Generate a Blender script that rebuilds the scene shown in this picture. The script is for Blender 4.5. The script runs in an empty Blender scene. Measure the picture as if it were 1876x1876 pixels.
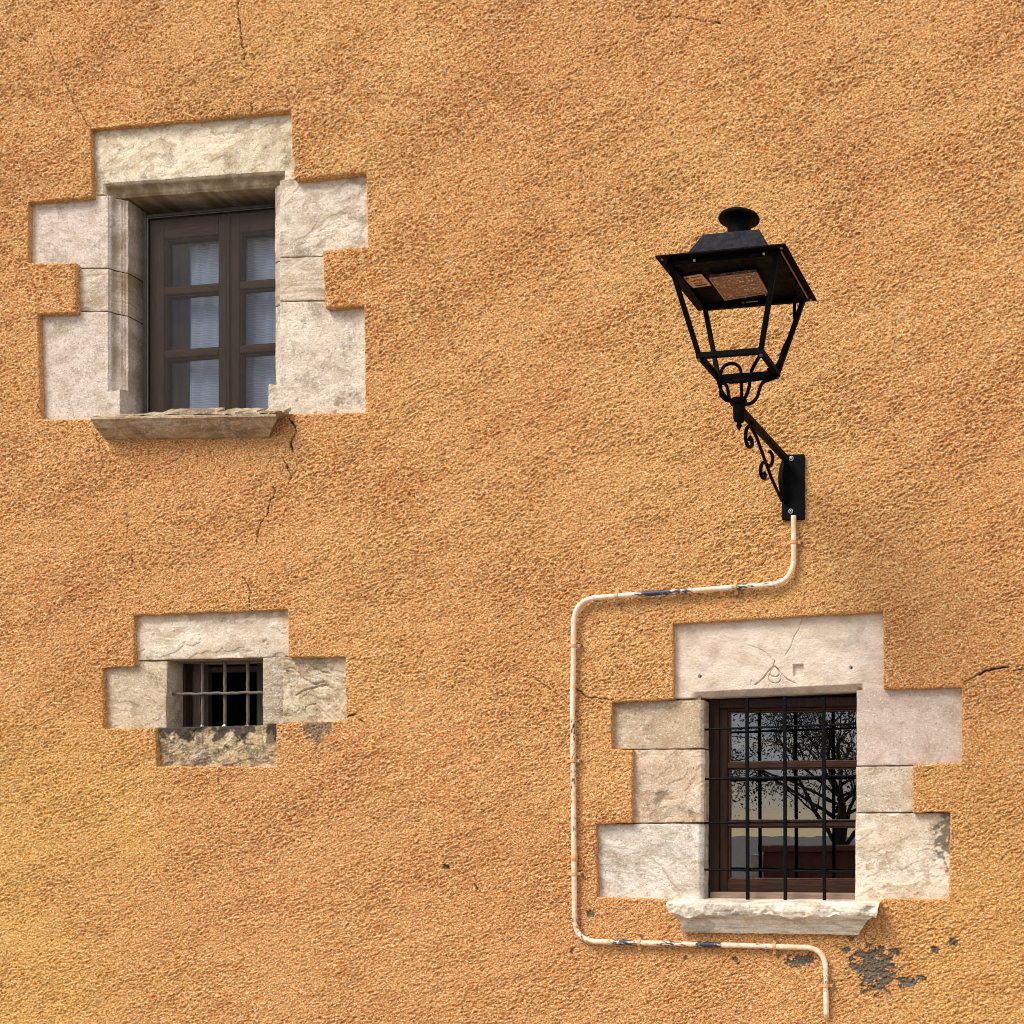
import bpy, bmesh, math, random
import numpy as np
from mathutils import Vector, Matrix, noise as mnoise

random.seed(7)
rng = np.random.default_rng(7)
sc = bpy.context.scene

# ------------------------------------------------------------------ camera, sky, sun, exposure
F, CXP, CYP, YAW = 2333.0, 1566.0, 1523.0, math.radians(9.5)
EYE = Vector((0.0, -5.0, 1.6))
cam_d = bpy.data.cameras.new("camera"); cam = bpy.data.objects.new("camera", cam_d)
sc.collection.objects.link(cam); sc.camera = cam
cam.location = EYE; cam.rotation_euler = (math.pi/2, 0, YAW)
cam_d.sensor_width = 36.0; cam_d.lens = F/1876*36
cam_d.shift_x = -(CXP-938)/1876; cam_d.shift_y = (CYP-938)/1876
cam_d.clip_end = 2000

SUN_EL, SUN_AZ = math.radians(50), math.radians(-38)     # azimuth measured from -y (street side) towards -x
world = bpy.data.worlds.new("World"); sc.world = world; world.use_nodes = True
wn = world.node_tree.nodes; wl = world.node_tree.links
for n in list(wn): wn.remove(n)
wout = wn.new('ShaderNodeOutputWorld'); bg = wn.new('ShaderNodeBackground'); sky = wn.new('ShaderNodeTexSky')
sky.sky_type = 'NISHITA'; sky.sun_disc = False; sky.sun_elevation = SUN_EL
sundir = Vector((math.sin(SUN_AZ)*math.cos(SUN_EL), -math.cos(SUN_AZ)*math.cos(SUN_EL), math.sin(SUN_EL)))
sky.sun_rotation = math.atan2(sundir.x, sundir.y)
sky.air_density = 1.0; sky.dust_density = 2.0
tc = wn.new('ShaderNodeTexCoord'); mp = wn.new('ShaderNodeMapping'); mp.inputs['Scale'].default_value = (1.2, 1.2, 5.0)
cn = wn.new('ShaderNodeTexNoise'); cn.inputs['Scale'].default_value = 2.2; cn.inputs['Detail'].default_value = 8
cr = wn.new('ShaderNodeValToRGB'); cr.color_ramp.elements[0].position = 0.33; cr.color_ramp.elements[1].position = 0.62
cr.color_ramp.elements[0].color = (.25, .25, .25, 1); cr.color_ramp.elements[1].color = (.95, .95, .95, 1)
mx = wn.new('ShaderNodeMix'); mx.data_type = 'RGBA'
wl.new(tc.outputs['Generated'], mp.inputs[0]); wl.new(mp.outputs[0], cn.inputs['Vector']); wl.new(cn.outputs[0], cr.inputs[0])
wl.new(cr.outputs[0], mx.inputs[0]); wl.new(sky.outputs[0], mx.inputs[6]); mx.inputs[7].default_value = (9.8, 9.2, 8.7, 1)
cr.color_ramp.elements[0].color = (.35, .35, .35, 1)
c2 = wn.new('ShaderNodeTexNoise'); c2.inputs['Scale'].default_value = 3.1; c2.inputs['Detail'].default_value = 9; c2.inputs['Roughness'].default_value = .62
mp2 = wn.new('ShaderNodeMapping'); mp2.inputs['Scale'].default_value = (1, 1, 7); mp2.inputs['Location'].default_value = (3, 1, .4)
wl.new(tc.outputs['Generated'], mp2.inputs[0]); wl.new(mp2.outputs[0], c2.inputs['Vector'])
cb2 = wn.new('ShaderNodeValToRGB'); e_ = cb2.color_ramp.elements; e_[0].position = .38; e_[0].color = (5.4, 6.6, 9.2, 1); e_[1].position = .60; e_[1].color = (13.5, 12.2, 10.2, 1)
wl.new(c2.outputs[0], cb2.inputs[0]); wl.new(cb2.outputs[0], mx.inputs[7])
sp_ = wn.new('ShaderNodeSeparateXYZ'); wl.new(tc.outputs['Generated'], sp_.inputs[0])
hr = wn.new('ShaderNodeValToRGB'); e_ = hr.color_ramp.elements; e_[0].position = .0; e_[0].color = (.9, .9, .9, 1); e_[1].position = .024; e_[1].color = (0, 0, 0, 1); wl.new(sp_.outputs[2], hr.inputs[0])
mx2 = wn.new('ShaderNodeMix'); mx2.data_type = 'RGBA'; wl.new(hr.outputs[0], mx2.inputs[0]); wl.new(mx.outputs[2], mx2.inputs[6]); mx2.inputs[7].default_value = (13.5, 10.5, 6.0, 1)
wl.new(mx2.outputs[2], bg.inputs[0]); bg.inputs[1].default_value = 0.11; wl.new(bg.outputs[0], wout.inputs[0])
sd_ = bpy.data.lights.new("sun", 'SUN'); sd_.energy = 3.1; sd_.angle = math.radians(27); sd_.color = (1, .955, .89)
sun = bpy.data.objects.new("sun", sd_); sc.collection.objects.link(sun)
sun.rotation_euler = sundir.to_track_quat('Z', 'Y').to_euler()
vs = sc.view_settings; vs.view_transform = 'Standard'; vs.look = 'None'; vs.exposure = 0.32; vs.gamma = 1.0; vs.use_curve_mapping = False
sc.cycles.filter_width = 1.0; sc.cycles.max_bounces = 8; sc.cycles.transparent_max_bounces = 12

# ------------------------------------------------------------------ measuring the place from the survey photograph
FWD = Vector((-math.sin(YAW), math.cos(YAW), 0)); RGT = Vector((math.cos(YAW), math.sin(YAW), 0)); UP = Vector((0, 0, 1))
def ray(px, py): return FWD + RGT*((px-CXP)/F) + UP*((CYP-py)/F)
def P(px, py, y=0.0):                       # point on the vertical plane at depth y
    d = ray(px, py); return EYE + d*((y-EYE.y)/d.y)
def PZ(px, py, z):                          # point on a level plane
    d = ray(px, py); return EYE + d*((z-EYE.z)/d.z)

# ------------------------------------------------------------------ noise
_perm = rng.permutation(512); _perm = np.concatenate([_perm, _perm, _perm])
_ga = rng.random(512)*2*np.pi; _gx, _gy = np.cos(_ga), np.sin(_ga)
def perlin(x, y, seed=0):
    x = np.asarray(x, dtype=np.float64)+seed*17.31; y = np.asarray(y, dtype=np.float64)+seed*9.77
    xi = np.floor(x).astype(np.int64); yi = np.floor(y).astype(np.int64); fx = x-xi; fy = y-yi
    u = fx*fx*fx*(fx*(fx*6-15)+10); v = fy*fy*fy*(fy*(fy*6-15)+10)
    def g(ix, iy, dx, dy):
        h = _perm[_perm[ix & 511]+(iy & 511)]
        return _gx[h]*dx+_gy[h]*dy
    a = g(xi, yi, fx, fy); b = g(xi+1, yi, fx-1, fy); c = g(xi, yi+1, fx, fy-1); d = g(xi+1, yi+1, fx-1, fy-1)
    return (a+(b-a)*u)*(1-v)+(c+(d-c)*u)*v
def fbm(x, y, s, octv=4, seed=0, gain=.5):
    r = 0; a = 1.0
    for i in range(octv):
        r = r+a*perlin(x/s, y/s, seed+i*3); s = s/2.03; a *= gain
    return r
def sstep(a, b, x):
    t = np.clip((x-a)/(b-a), 0, 1); return t*t*(3-2*t)

# ------------------------------------------------------------------ object helpers
def link(o, parent=None):
    sc.collection.objects.link(o)
    if parent is not None: o.parent = parent
    return o
def mesh_obj(name, verts, faces, mat, parent=None, smooth=True, attrs=None):
    me = bpy.data.meshes.new(name)
    verts = np.asarray(verts, dtype=np.float32)
    if isinstance(faces, np.ndarray):
        nf = len(faces); k = faces.shape[1]
        me.vertices.add(len(verts)); me.vertices.foreach_set('co', verts.ravel())
        me.loops.add(nf*k); me.loops.foreach_set('vertex_index', faces.astype(np.int32).ravel())
        me.polygons.add(nf); me.polygons.foreach_set('loop_start', np.arange(0, nf*k, k, dtype=np.int32))
        me.polygons.foreach_set('loop_total', np.full(nf, k, dtype=np.int32))
        me.update(calc_edges=True)
    else:
        me.from_pydata([tuple(v) for v in verts], [], faces)
    me.validate(verbose=False)
    me.polygons.foreach_set('use_smooth', np.full(len(me.polygons), smooth))
    if attrs:
        for k_, v_ in attrs.items():
            a = me.attributes.new(k_, 'FLOAT', 'POINT'); a.data.foreach_set('value', np.asarray(v_, dtype=np.float32))
    me.materials.append(mat)
    return link(bpy.data.objects.new(name, me), parent)
def thing(name, label, cat, loc=(0, 0, 0), group=None):
    o = bpy.data.objects.new(name, None); sc.collection.objects.link(o); o.location = loc
    o['label'] = label; o['category'] = cat
    if group: o['group'] = group
    bpy.context.view_layer.update()
    return o
def attach(o, parent):                       # keeps the world placement of geometry built in world space
    o.parent = parent; o.matrix_parent_inverse = parent.matrix_world.inverted(); return o
class MB:
    def __init__(s): s.v = []; s.f = []
    def add(s, v, f):
        b = len(s.v); s.v += [tuple(p) for p in v]; s.f += [tuple(i+b for i in q) for q in f]
    def box(s, a, b, M=None):
        x0, y0, z0 = a; x1, y1, z1 = b
        v = [Vector(p) for p in ((x0, y0, z0), (x1, y0, z0), (x1, y1, z0), (x0, y1, z0), (x0, y0, z1), (x1, y0, z1), (x1, y1, z1), (x0, y1, z1))]
        if M is not None: v = [M@p for p in v]
        s.add(v, [(0, 3, 2, 1), (4, 5, 6, 7), (0, 1, 5, 4), (1, 2, 6, 5), (2, 3, 7, 6), (3, 0, 4, 7)])
    def tube(s, pts, r, n=10, cap=True, flat=None):
        pts = [Vector(p) for p in pts]; k = len(pts); rr = r if isinstance(r, (list, tuple)) else [r]*k
        T = []
        for i in range(k):
            t = pts[min(i+1, k-1)]-pts[max(i-1, 0)]; T.append(t.normalized())
        N = T[0].orthogonal().normalized() if flat is None else (Vector(flat)-T[0]*Vector(flat).dot(T[0])).normalized()
        v = []; f = []
        for i in range(k):
            N = (N-T[i]*N.dot(T[i])).normalized(); B = T[i].cross(N)
            for j in range(n):
                a = 2*math.pi*(j+.5)/n; v.append(pts[i]+(N*math.cos(a)+B*math.sin(a))*rr[i])
        for i in range(k-1):
            for j in range(n):
                f.append((i*n+j, i*n+(j+1) % n, (i+1)*n+(j+1) % n, (i+1)*n+j))
        if cap: f.append(tuple(range(n))[::-1]); f.append(tuple((k-1)*n+j for j in range(n)))
        s.add(v, f)
    def lathe(s, c, prof, n=32):
        c = Vector(c); v = []; f = []
        for r, z in prof:
            for j in range(n):
                a = 2*math.pi*j/n; v.append(c+Vector((r*math.cos(a), r*math.sin(a), z)))
        for i in range(len(prof)-1):
            for j in range(n): f.append((i*n+j, i*n+(j+1) % n, (i+1)*n+(j+1) % n, (i+1)*n+j))
        f.append(tuple(range(n))[::-1]); f.append(tuple((len(prof)-1)*n+j for j in range(n)))
        s.add(v, f)
    def build(s, name, mat, parent=None, smooth=False, bevel=0, segs=2, auto=False):
        o = mesh_obj(name, s.v, s.f, mat, None, smooth)
        if parent is not None: attach(o, parent)
        if bevel:
            m = o.modifiers.new('edge', 'BEVEL'); m.width = bevel; m.segments = segs; m.limit_method = 'ANGLE'
        if auto: o.data.set_sharp_from_angle(angle=math.radians(40))
        return o

# ------------------------------------------------------------------ materials
def new_mat(name):
    m = bpy.data.materials.new(name); m.use_nodes = True
    nt = m.node_tree; b = nt.nodes['Principled BSDF']; return m, nt, b
class N:
    def __init__(s, nt): s.nt = nt; s.tc = nt.nodes.new('ShaderNodeTexCoord')
    def lk(s, a, b): s.nt.links.new(a, b)
    def mapping(s, scale=(1, 1, 1), loc=(0, 0, 0), rot=(0, 0, 0)):
        m = s.nt.nodes.new('ShaderNodeMapping'); m.inputs['Scale'].default_value = scale; m.inputs['Location'].default_value = loc
        m.inputs['Rotation'].default_value = rot; s.lk(s.tc.outputs['Object'], m.inputs[0]); return m.outputs[0]
    def noise(s, vec, scale, detail=4, rough=.55, dist=0):
        n = s.nt.nodes.new('ShaderNodeTexNoise'); n.inputs['Scale'].default_value = scale; n.inputs['Detail'].default_value = detail
        n.inputs['Roughness'].default_value = rough; n.inputs['Distortion'].default_value = dist; s.lk(vec, n.inputs['Vector']); return n.outputs[0]
    def ramp(s, x, stops):
        r = s.nt.nodes.new('ShaderNodeValToRGB'); e = r.color_ramp.elements
        while len(e) < len(stops): e.new(.5)
        for i, (p, c) in enumerate(stops):
            e[i].position = p; e[i].color = (c, c, c, 1) if isinstance(c, (int, float)) else (*c, 1)
        s.lk(x, r.inputs[0]); return r.outputs[0]
    def mix(s, f, a, b, mode='MIX'):
        m = s.nt.nodes.new('ShaderNodeMix'); m.data_type = 'RGBA'; m.blend_type = mode
        for v, i in ((f, 0), (a, 6), (b, 7)):
            if hasattr(v, 'links'): s.lk(v, m.inputs[i])
            elif isinstance(v, (int, float)): m.inputs[i].default_value = v
            else: m.inputs[i].default_value = (*v, 1)
        return m.outputs[2]
    def math(s, op, a, b=0.0):
        m = s.nt.nodes.new('ShaderNodeMath'); m.operation = op
        for v, i in ((a, 0), (b, 1)):
            if hasattr(v, 'links'): s.lk(v, m.inputs[i])
            else: m.inputs[i].default_value = v
        return m.outputs[0]
    def attr(s, name):
        a = s.nt.nodes.new('ShaderNodeAttribute'); a.attribute_name = name; return a.outputs['Fac']
    def bump(s, h, dist, bsdf, strength=1.0):
        b = s.nt.nodes.new('ShaderNodeBump'); b.inputs['Distance'].default_value = dist; b.inputs['Strength'].default_value = strength
        s.lk(h, b.inputs['Height']); s.lk(b.outputs[0], bsdf.inputs['Normal'])

def plaster_mat():
    m, nt, b = new_mat('orange_render'); n = N(nt)
    o = n.mapping()
    big = n.noise(o, .55, 4, .6, .4); mid = n.noise(n.mapping(loc=(3, 1, 7)), 2.6, 5, .62, .6)
    g = dict(rot=(0, math.radians(24), 0))
    streak = n.noise(n.mapping(scale=(1, 1, 1.7), loc=(1, 0, 0), **g), 95, 4, .75)
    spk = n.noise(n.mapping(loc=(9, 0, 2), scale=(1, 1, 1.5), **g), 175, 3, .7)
    c = n.mix(n.ramp(big, [(.40, 0.0), (.60, 1.0)]), (.80, .310, .080), (.85, .380, .096))
    c = n.mix(n.ramp(mid, [(.36, .85), (.58, 0.0)]), c, (.74, .245, .048))
    sweep = n.noise(n.mapping(loc=(5, 0, 3), scale=(1, 1, 2.6), **g), 9, 5, .65, .4)
    c = n.mix(n.ramp(sweep, [(.52, 0.0), (.70, .25)]), c, (.92, .50, .16))
    c = n.mix(n.ramp(sweep, [(.32, .22), (.46, 0.0)]), c, (.66, .22, .06))
    c = n.mix(n.math('MULTIPLY', n.attr('yellow'), .8), c, (.82, .39, .05))
    c = n.mix(n.math('MULTIPLY', n.attr('red'), .7), c, (.70, .24, .062))
    c = n.mix(n.ramp(streak, [(.49, 0.0), (.58, .95)]), c, (1.0, .74, .37))  # pale streaks: brightness of lit grain crests put into the colour
    c = n.mix(n.ramp(spk, [(.40, .97), (.46, 0.0)]), c, (.20, .062, .016))  # dark flecks: shade of small pits painted in, scattered by noise
    c = n.mix(n.ramp(spk, [(.57, .0), (.66, .8)]), c, (1.0, .82, .50))  # pale flecks: more lit-crest contrast painted into the render
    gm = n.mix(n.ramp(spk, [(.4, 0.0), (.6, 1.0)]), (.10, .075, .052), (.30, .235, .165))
    c = n.mix(n.attr('chip'), c, gm)
    c = n.mix(n.attr('crack'), c, (.05, .03, .018))
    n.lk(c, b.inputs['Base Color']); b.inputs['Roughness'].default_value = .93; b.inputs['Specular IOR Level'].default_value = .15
    n.bump(n.noise(n.mapping(scale=(1, 1, 1.5), rot=(0, math.radians(24), 0)), 150, 4, .8), .009, b, 1.0)
    return m
def stone_mat(name, base, alt, stain=(.50, .36, .20), seed=0, grain=1.0, stainamt=.5, dark=0.0, grime=None, strata=0, bump=.0036):
    base = tuple(min(.9, x*k) for x, k in zip(base, (1.12, 1.08, 1.04))); alt = tuple(x*k for x, k in zip(alt, (1.0, .92, .84)))
    m, nt, b = new_mat(name); n = N(nt)
    loc = (seed*3.1, seed*1.7, seed*5.3)
    o = n.mapping(loc=loc)
    a = n.noise(o, 5.0, 5, .6, .8); s2 = n.noise(n.mapping(loc=(loc[1], loc[2], loc[0]), scale=(1, 1, 1.6)), 9, 6, .65, 1.5)
    fine = n.noise(n.mapping(loc=loc), 120, 4, .7)
    c = n.mix(n.ramp(a, [(.35, 0.0), (.65, 1.0)]), base, alt)
    c = n.mix(n.ramp(s2, [(.50, 0.0), (.64, min(1, stainamt*1.35))]), c, stain)
    c = n.mix(n.ramp(n.attr('tone'), [(.25, 0.0), (.75, .9)]), c, tuple(min(1, x*1.12) for x in base))
    c = n.mix(n.ramp(n.attr('tone'), [(.0, .95), (.42, 0.0)]), c, tuple(x*k for x, k in zip(alt, (.78, .70, .60))))
    if strata:
        w = n.noise(n.mapping(loc=loc, scale=(1, 1, 9), rot=(0, math.radians(strata), 0)), 9, 5, .6, .6)
        c = n.mix(n.ramp(w, [(.45, 0.0), (.62, .5)]), c, tuple(x*.55 for x in stain))
    if True:
        d = n.noise(n.mapping(loc=(loc[2], 0, loc[1])), 7, 6, .7, .5)
        c = n.mix(n.ramp(d, [(.53, 0.0), (.60, min(.9, dark*1.1+.16))]), c, (.16, .12, .08))
    c = n.mix(n.ramp(fine, [(.34, .8*grain), (.42, 0.0)]), c, tuple(x*.45 for x in stain))
    c = n.mix(n.ramp(fine, [(.57, 0.0), (.66, .7*grain)]), c, (.95, .92, .85))
    vn = n.noise(n.mapping(loc=(loc[1], 2, loc[2]), scale=(1, 1, 2.2), rot=(0, math.radians(14-seed*9), 0)), 5.5, 6, .6, 1.2)
    c = n.mix(n.ramp(vn, [(.475, 0.0), (.495, .38), (.505, .38), (.53, 0.0)]), c, stain)
    c = n.mix(n.ramp(vn, [(.56, 0.0), (.585, .28), (.62, 0.0)]), c, (.86, .82, .74))
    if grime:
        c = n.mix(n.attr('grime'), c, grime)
    n.lk(c, b.inputs['Base Color']); b.inputs['Roughness'].default_value = .88; b.inputs['Specular IOR Level'].default_value = .2
    n.bump(n.noise(n.mapping(loc=loc), 170, 4, .75), bump, b, 1.0)
    return m
def wood_mat(name, c1, c2, rough=.55, rot=0):
    m, nt, b = new_mat(name); n = N(nt)
    w = n.noise(n.mapping(scale=(14, 14, 1.0) if not rot else (1, 14, 14)), 9, 5, .6, .5)
    n.lk(n.mix(n.ramp(w, [(.35, 0.0), (.65, 1.0)]), c1, c2), b.inputs['Base Color'])
    b.inputs['Roughness'].default_value = rough; b.inputs['Specular IOR Level'].default_value = .18; n.bump(w, .0012, b, .8); return m
def metal_mat(name, col, rough=.4, spec=.5, speck=None, bumpy=.0004, metallic=0):
    m, nt, b = new_mat(name); n = N(nt)
    f = n.noise(n.mapping(), 260, 3, .7)
    n.lk(n.mix(n.ramp(f, [(.42, 0.0), (.68, 1.0)]), col, speck or tuple(x*1.6 for x in col)), b.inputs['Base Color'])
    n.lk(n.ramp(n.noise(n.mapping(), 40, 3), [(.3, rough*.8), (.7, min(1, rough*1.3))]), b.inputs['Roughness'])
    b.inputs['Specular IOR Level'].default_value = spec; b.inputs['Metallic'].default_value = metallic
    n.bump(f, bumpy, b, 1.0); return m
def plain_mat(name, col, rough=.8, col2=None, scale=20):
    m, nt, b = new_mat(name); n = N(nt)
    n.lk(n.mix(n.ramp(n.noise(n.mapping(), scale, 4), [(.35, 0.0), (.65, 1.0)]), col, col2 or tuple(x*.7 for x in col)), b.inputs['Base Color'])
    b.inputs['Roughness'].default_value = rough; return m
def glass_mat(name, ior, tint=(.8, .8, .8)):
    m = bpy.data.materials.new(name); m.use_nodes = True; nt = m.node_tree; n = N(nt)
    nt.nodes.remove(nt.nodes['Principled BSDF'])
    fr = nt.nodes.new('ShaderNodeFresnel'); fr.inputs[0].default_value = ior
    tr = nt.nodes.new('ShaderNodeBsdfTransparent'); tr.inputs[0].default_value = (*tint, 1)
    gl = nt.nodes.new('ShaderNodeBsdfGlossy'); gl.inputs['Roughness'].default_value = .0; gl.inputs[0].default_value = (1, 1, 1, 1)
    mxx = nt.nodes.new('ShaderNodeMixShader'); n.lk(fr.outputs[0], mxx.inputs[0]); n.lk(tr.outputs[0], mxx.inputs[1]); n.lk(gl.outputs[0], mxx.inputs[2])
    bp = nt.nodes.new('ShaderNodeBump'); bp.inputs['Distance'].default_value = .004; bp.inputs['Strength'].default_value = .045
    n.lk(n.noise(n.mapping(), 5, 2), bp.inputs['Height']); n.lk(bp.outputs[0], gl.inputs['Normal'])
    n.lk(mxx.outputs[0], nt.nodes['Material Output'].inputs[0]); return m

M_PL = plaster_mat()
M_MORT = plain_mat('lime_mortar', (.30, .21, .13), .95, (.16, .11, .07), 60)
M_WOOD_A = wood_mat('brown_wood', (.016, .0075, .004), (.040, .018, .010), .85)
M_WOOD_AH = wood_mat('brown_wood_rail', (.018, .008, .0045), (.044, .020, .011), .85, rot=1)
M_WOOD_C = wood_mat('varnished_wood', (.013, .006, .004), (.034, .014, .007), .6)
M_WOOD_D = wood_mat('old_board', (.10, .075, .055), (.20, .15, .11), .8)
M_BLACK = metal_mat('black_iron', (.0015, .0015, .002), .6, .08)
M_LAMP = metal_mat('black_lamp_paint', (.0008, .0009, .0012), .6, .05, (.003, .0035, .005), .0006)
M_ROOF_L = metal_mat('lamp_roof_paint', (.0012, .0018, .0045), .65, .16, (.007, .010, .020), .0012)
M_GRILL = metal_mat('grille_paint', (.0012, .0016, .0024), .55, .10)
M_IRONG = metal_mat('weathered_iron', (.10, .085, .075), .7, .4, (.20, .14, .10), .002)
M_STEEL = metal_mat('zinc_screw', (.45, .45, .44), .4, .5, metallic=.6)
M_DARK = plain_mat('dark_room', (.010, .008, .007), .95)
M_GLASS_C = glass_mat('reflecting_glass', 2.25, (.55, .55, .55))
M_GLASS_A = glass_mat('glass', 1.22, (.85, .87, .9))

# ------------------------------------------------------------------ the house and its rendered wall
house = thing('house', 'old house front in rough orange render with stone framed windows', 'house')
HOLE_A = [(164, 235), (532, 202), (538.5, 329), (670.5, 316), (674, 451), (591, 459), (596, 565), (667, 560), (669, 755), (514, 759), (505, 772), (488, 784), (208, 784), (192, 774), (167, 768), (74, 768), (68, 575), (138, 573), (137.5, 481), (49, 481), (51, 369), (167, 360)]
HOLE_B = [(244.5, 1127), (527, 1116), (528, 1204), (632.5, 1203.5), (633, 1319), (505, 1326), (506.5, 1404.5), (285, 1404.5), (283, 1334), (188, 1335), (186, 1223), (244.5, 1220)]
HOLE_C = [(1232.8, 1142.6), (1618, 1119.7), (1619, 1262.5), (1762, 1259.8), (1762, 1396.6), (1672.6, 1401.8), (1672.6, 1488.5), (1741, 1488.5), (1739, 1647.5), (1616, 1647.5), (1560, 1672), (1260, 1672), (1227.6, 1647.5), (1093.5, 1643.6), (1092, 1510), (1157.4, 1508), (1158.6, 1374), (1120, 1372), (1120, 1287), (1232.8, 1280.7)]
def rough_poly(poly, seed, seg=.010):
    pts = [P(*p) for p in poly]; out = []
    for i, a in enumerate(pts):
        b = pts[(i+1) % len(pts)]; L = (b-a).length; k = max(2, int(L/seg)); nrm = Vector(((b-a).z, 0, -(b-a).x)).normalized()
        for j in range(k):
            t = j/k; p = a.lerp(b, t)
            w = min(1, 8*min(t, 1-t))
            o = (mnoise.noise(Vector((p.x*14, p.z*14, seed)))*.0036+mnoise.noise(Vector((p.x*70, p.z*70, seed)))*.0030)*w
            out.append((p.x+nrm.x*o, p.z+nrm.z*o))
    return np.array(out)
holes = [rough_poly(h, i*3.3+1) for i, h in enumerate((HOLE_A, HOLE_B, HOLE_C))]

CRACKS = [  # (pixel polyline, half width in m)
 ([(434, -6), (437, 25), (441, 60), (443, 84), (450, 100), (447, 109)], .0022), ([(460, 186), (461, 205)], .002),
 ([(118, 152), (128, 172), (135, 190), (150, 212), (166, 238)], .0013), ([(28, 62), (52, 78)], .0012), ([(88, 85), (98, 112), (99, 130)], .001),
 ([(528, 766), (540, 780), (542, 792), (536, 803), (532, 813), (537, 826)], .0028), ([(520, 845), (529, 862), (534, 875), (528, 888)], .0022),
 ([(501, 893), (504, 899), (497, 915), (491, 930), (490, 944), (478, 956), (472, 975), (469, 997)], .0023),
 ([(444, 1056), (455, 1072), (458, 1085), (456, 1112)], .0018), ([(176, 794), (186, 832), (190, 850), (182, 868)], .0014),
 ([(232, 940), (234, 962), (231, 985)], .0014), ([(240, 1018), (242, 1030)], .002),
 ([(1170, 36), (1200, 31), (1240, 30), (1280, 36), (1318, 43)], .0010), ([(1308, 40), (1319, 42)], .003),
 ([(1056, 1262), (1078, 1279), (1090, 1278), (1116, 1282)], .0016), ([(975, 1240), (1010, 1262)], .0012),
 ([(1793, 1236), (1806, 1227), (1824, 1225), (1848, 1222)], .0040), ([(1856, 1229), (1880, 1226)], .002), ([(1766, 1250), (1790, 1236)], .0014),
 ([(636, 1314), (650, 1309)], .0025), ([(658, 1316), (668, 1326)], .002), ([(812, 1584), (822, 1590)], .003), ([(868, 1620), (875, 1628)], .003),
 ([(52, 1340), (70, 1330)], .001), ([(1560, 1693), (1568, 1700)], .002), ([(75, 722), (70, 745), (76, 764)], .0014), ([(398, 1412), (400, 1438)], .0012)]
CHIPS = [(1603, 1776, 40, 38), (1588, 1752, 30, 18), (1612, 1806, 17, 14), (1461, 1760, 26, 12), (1485, 1756, 8, 9), (1662, 1802, 16, 10), (1688, 1792, 9, 5),
 (1745, 1726, 8, 8), (1713, 1740, 7, 6), (1552, 1740, 12, 6), (1565, 1772, 12, 7), (1082, 1676, 8, 8), (1349, 1760, 7, 5), (1048, 1740, 6, 6), (1255, 1755, 6, 5),
 (1560, 1720, 7, 5), (818, 1588, 8, 5), (1640, 1745, 7, 6)]

def axis(lo, a, b, hi, fine, coarse):
    return np.concatenate([np.arange(lo, a, coarse), np.arange(a, b, fine), np.arange(b, hi+coarse, coarse)])
xs = axis(-8.0, -4.80, .10, 3.2, .0030, .03); zs = axis(0.0, .66, 5.40, 7.2, .0030, .03)
X, Z = np.meshgrid(xs, zs); nz_, nx_ = X.shape
def wall_height(x, z):
    th = math.radians(22)+.35*perlin(x/.9, z/.9, 40)
    wx = x+.006*perlin(x/.05, z/.05, 60); wz = z+.006*perlin(x/.05, z/.05, 61)
    a = wx*np.cos(.38)+wz*np.sin(.38); b = -wx*np.sin(.38)+wz*np.cos(.38)
    a2 = a+.007*perlin(a/.02, b/.02, 64); b2 = b+.005*perlin(a/.022, b/.018, 65); g1 = perlin(a2/.018, b2/.0078, 1); g2 = perlin(a2/.036, b2/.015, 2); g3 = perlin(a2/.013, b2/.0064, 3)
    rough = .78+.5*sstep(-.3, .35, perlin(a/.5, b/.22, 9)+.5*perlin(a/.13, b/.07, 11))
    h = rough*(.0044*g1+.0022*g2+.0048*g3-.024*np.maximum(0, perlin(a2/.017, b2/.0085, 5)-.27)+.006*np.maximum(0, perlin(a2/.016, b2/.010, 4)-.15))
    h += .0032*perlin(a/.12, b/.05, 6)+.0045*perlin(x/.55, z/.5, 7)+.007*perlin(x/1.7, z/1.5, 8)
    return h
Hh = np.empty_like(X)
for i in range(0, nz_, 200): Hh[i:i+200] = wall_height(X[i:i+200], Z[i:i+200])
crk = np.zeros_like(X); chp = np.zeros_like(X)
def px2xz(p): q = P(*p); return np.array((q.x, q.z))
def window_idx(lo, hi, pad):
    i0, i1 = np.searchsorted(xs, [lo[0]-pad, hi[0]+pad]); j0, j1 = np.searchsorted(zs, [lo[1]-pad, hi[1]+pad]); return slice(j0, j1), slice(i0, i1)
for line, w in CRACKS:
    w = w*.95
    pts = np.array([px2xz(p) for p in line]); sl = window_idx(pts.min(0), pts.max(0), .03)
    x = X[sl]; z = Z[sl]; jx = x+.009*perlin(x/.022, z/.022, 21)+.003*perlin(x/.007, z/.007, 24); jz = z+.007*perlin(x/.022, z/.022, 22)
    d = np.full(x.shape, 9.0)
    for a, b in zip(pts[:-1], pts[1:]):
        ab = b-a; t = np.clip(((jx-a[0])*ab[0]+(jz-a[1])*ab[1])/(ab@ab), 0, 1); d = np.minimum(d, np.hypot(jx-a[0]-t*ab[0], jz-a[1]-t*ab[1]))
    ww = w*(1+.9*perlin(x/.035, z/.035, 23))
    k = 1-sstep(.6, 1.5, d/np.maximum(ww, .0006)) if w > .0015 else (1-sstep(.5, 1.8, d/np.maximum(ww, .0006)))*.75
    crk[sl] = np.maximum(crk[sl], k); Hh[sl] -= .010*k
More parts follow.
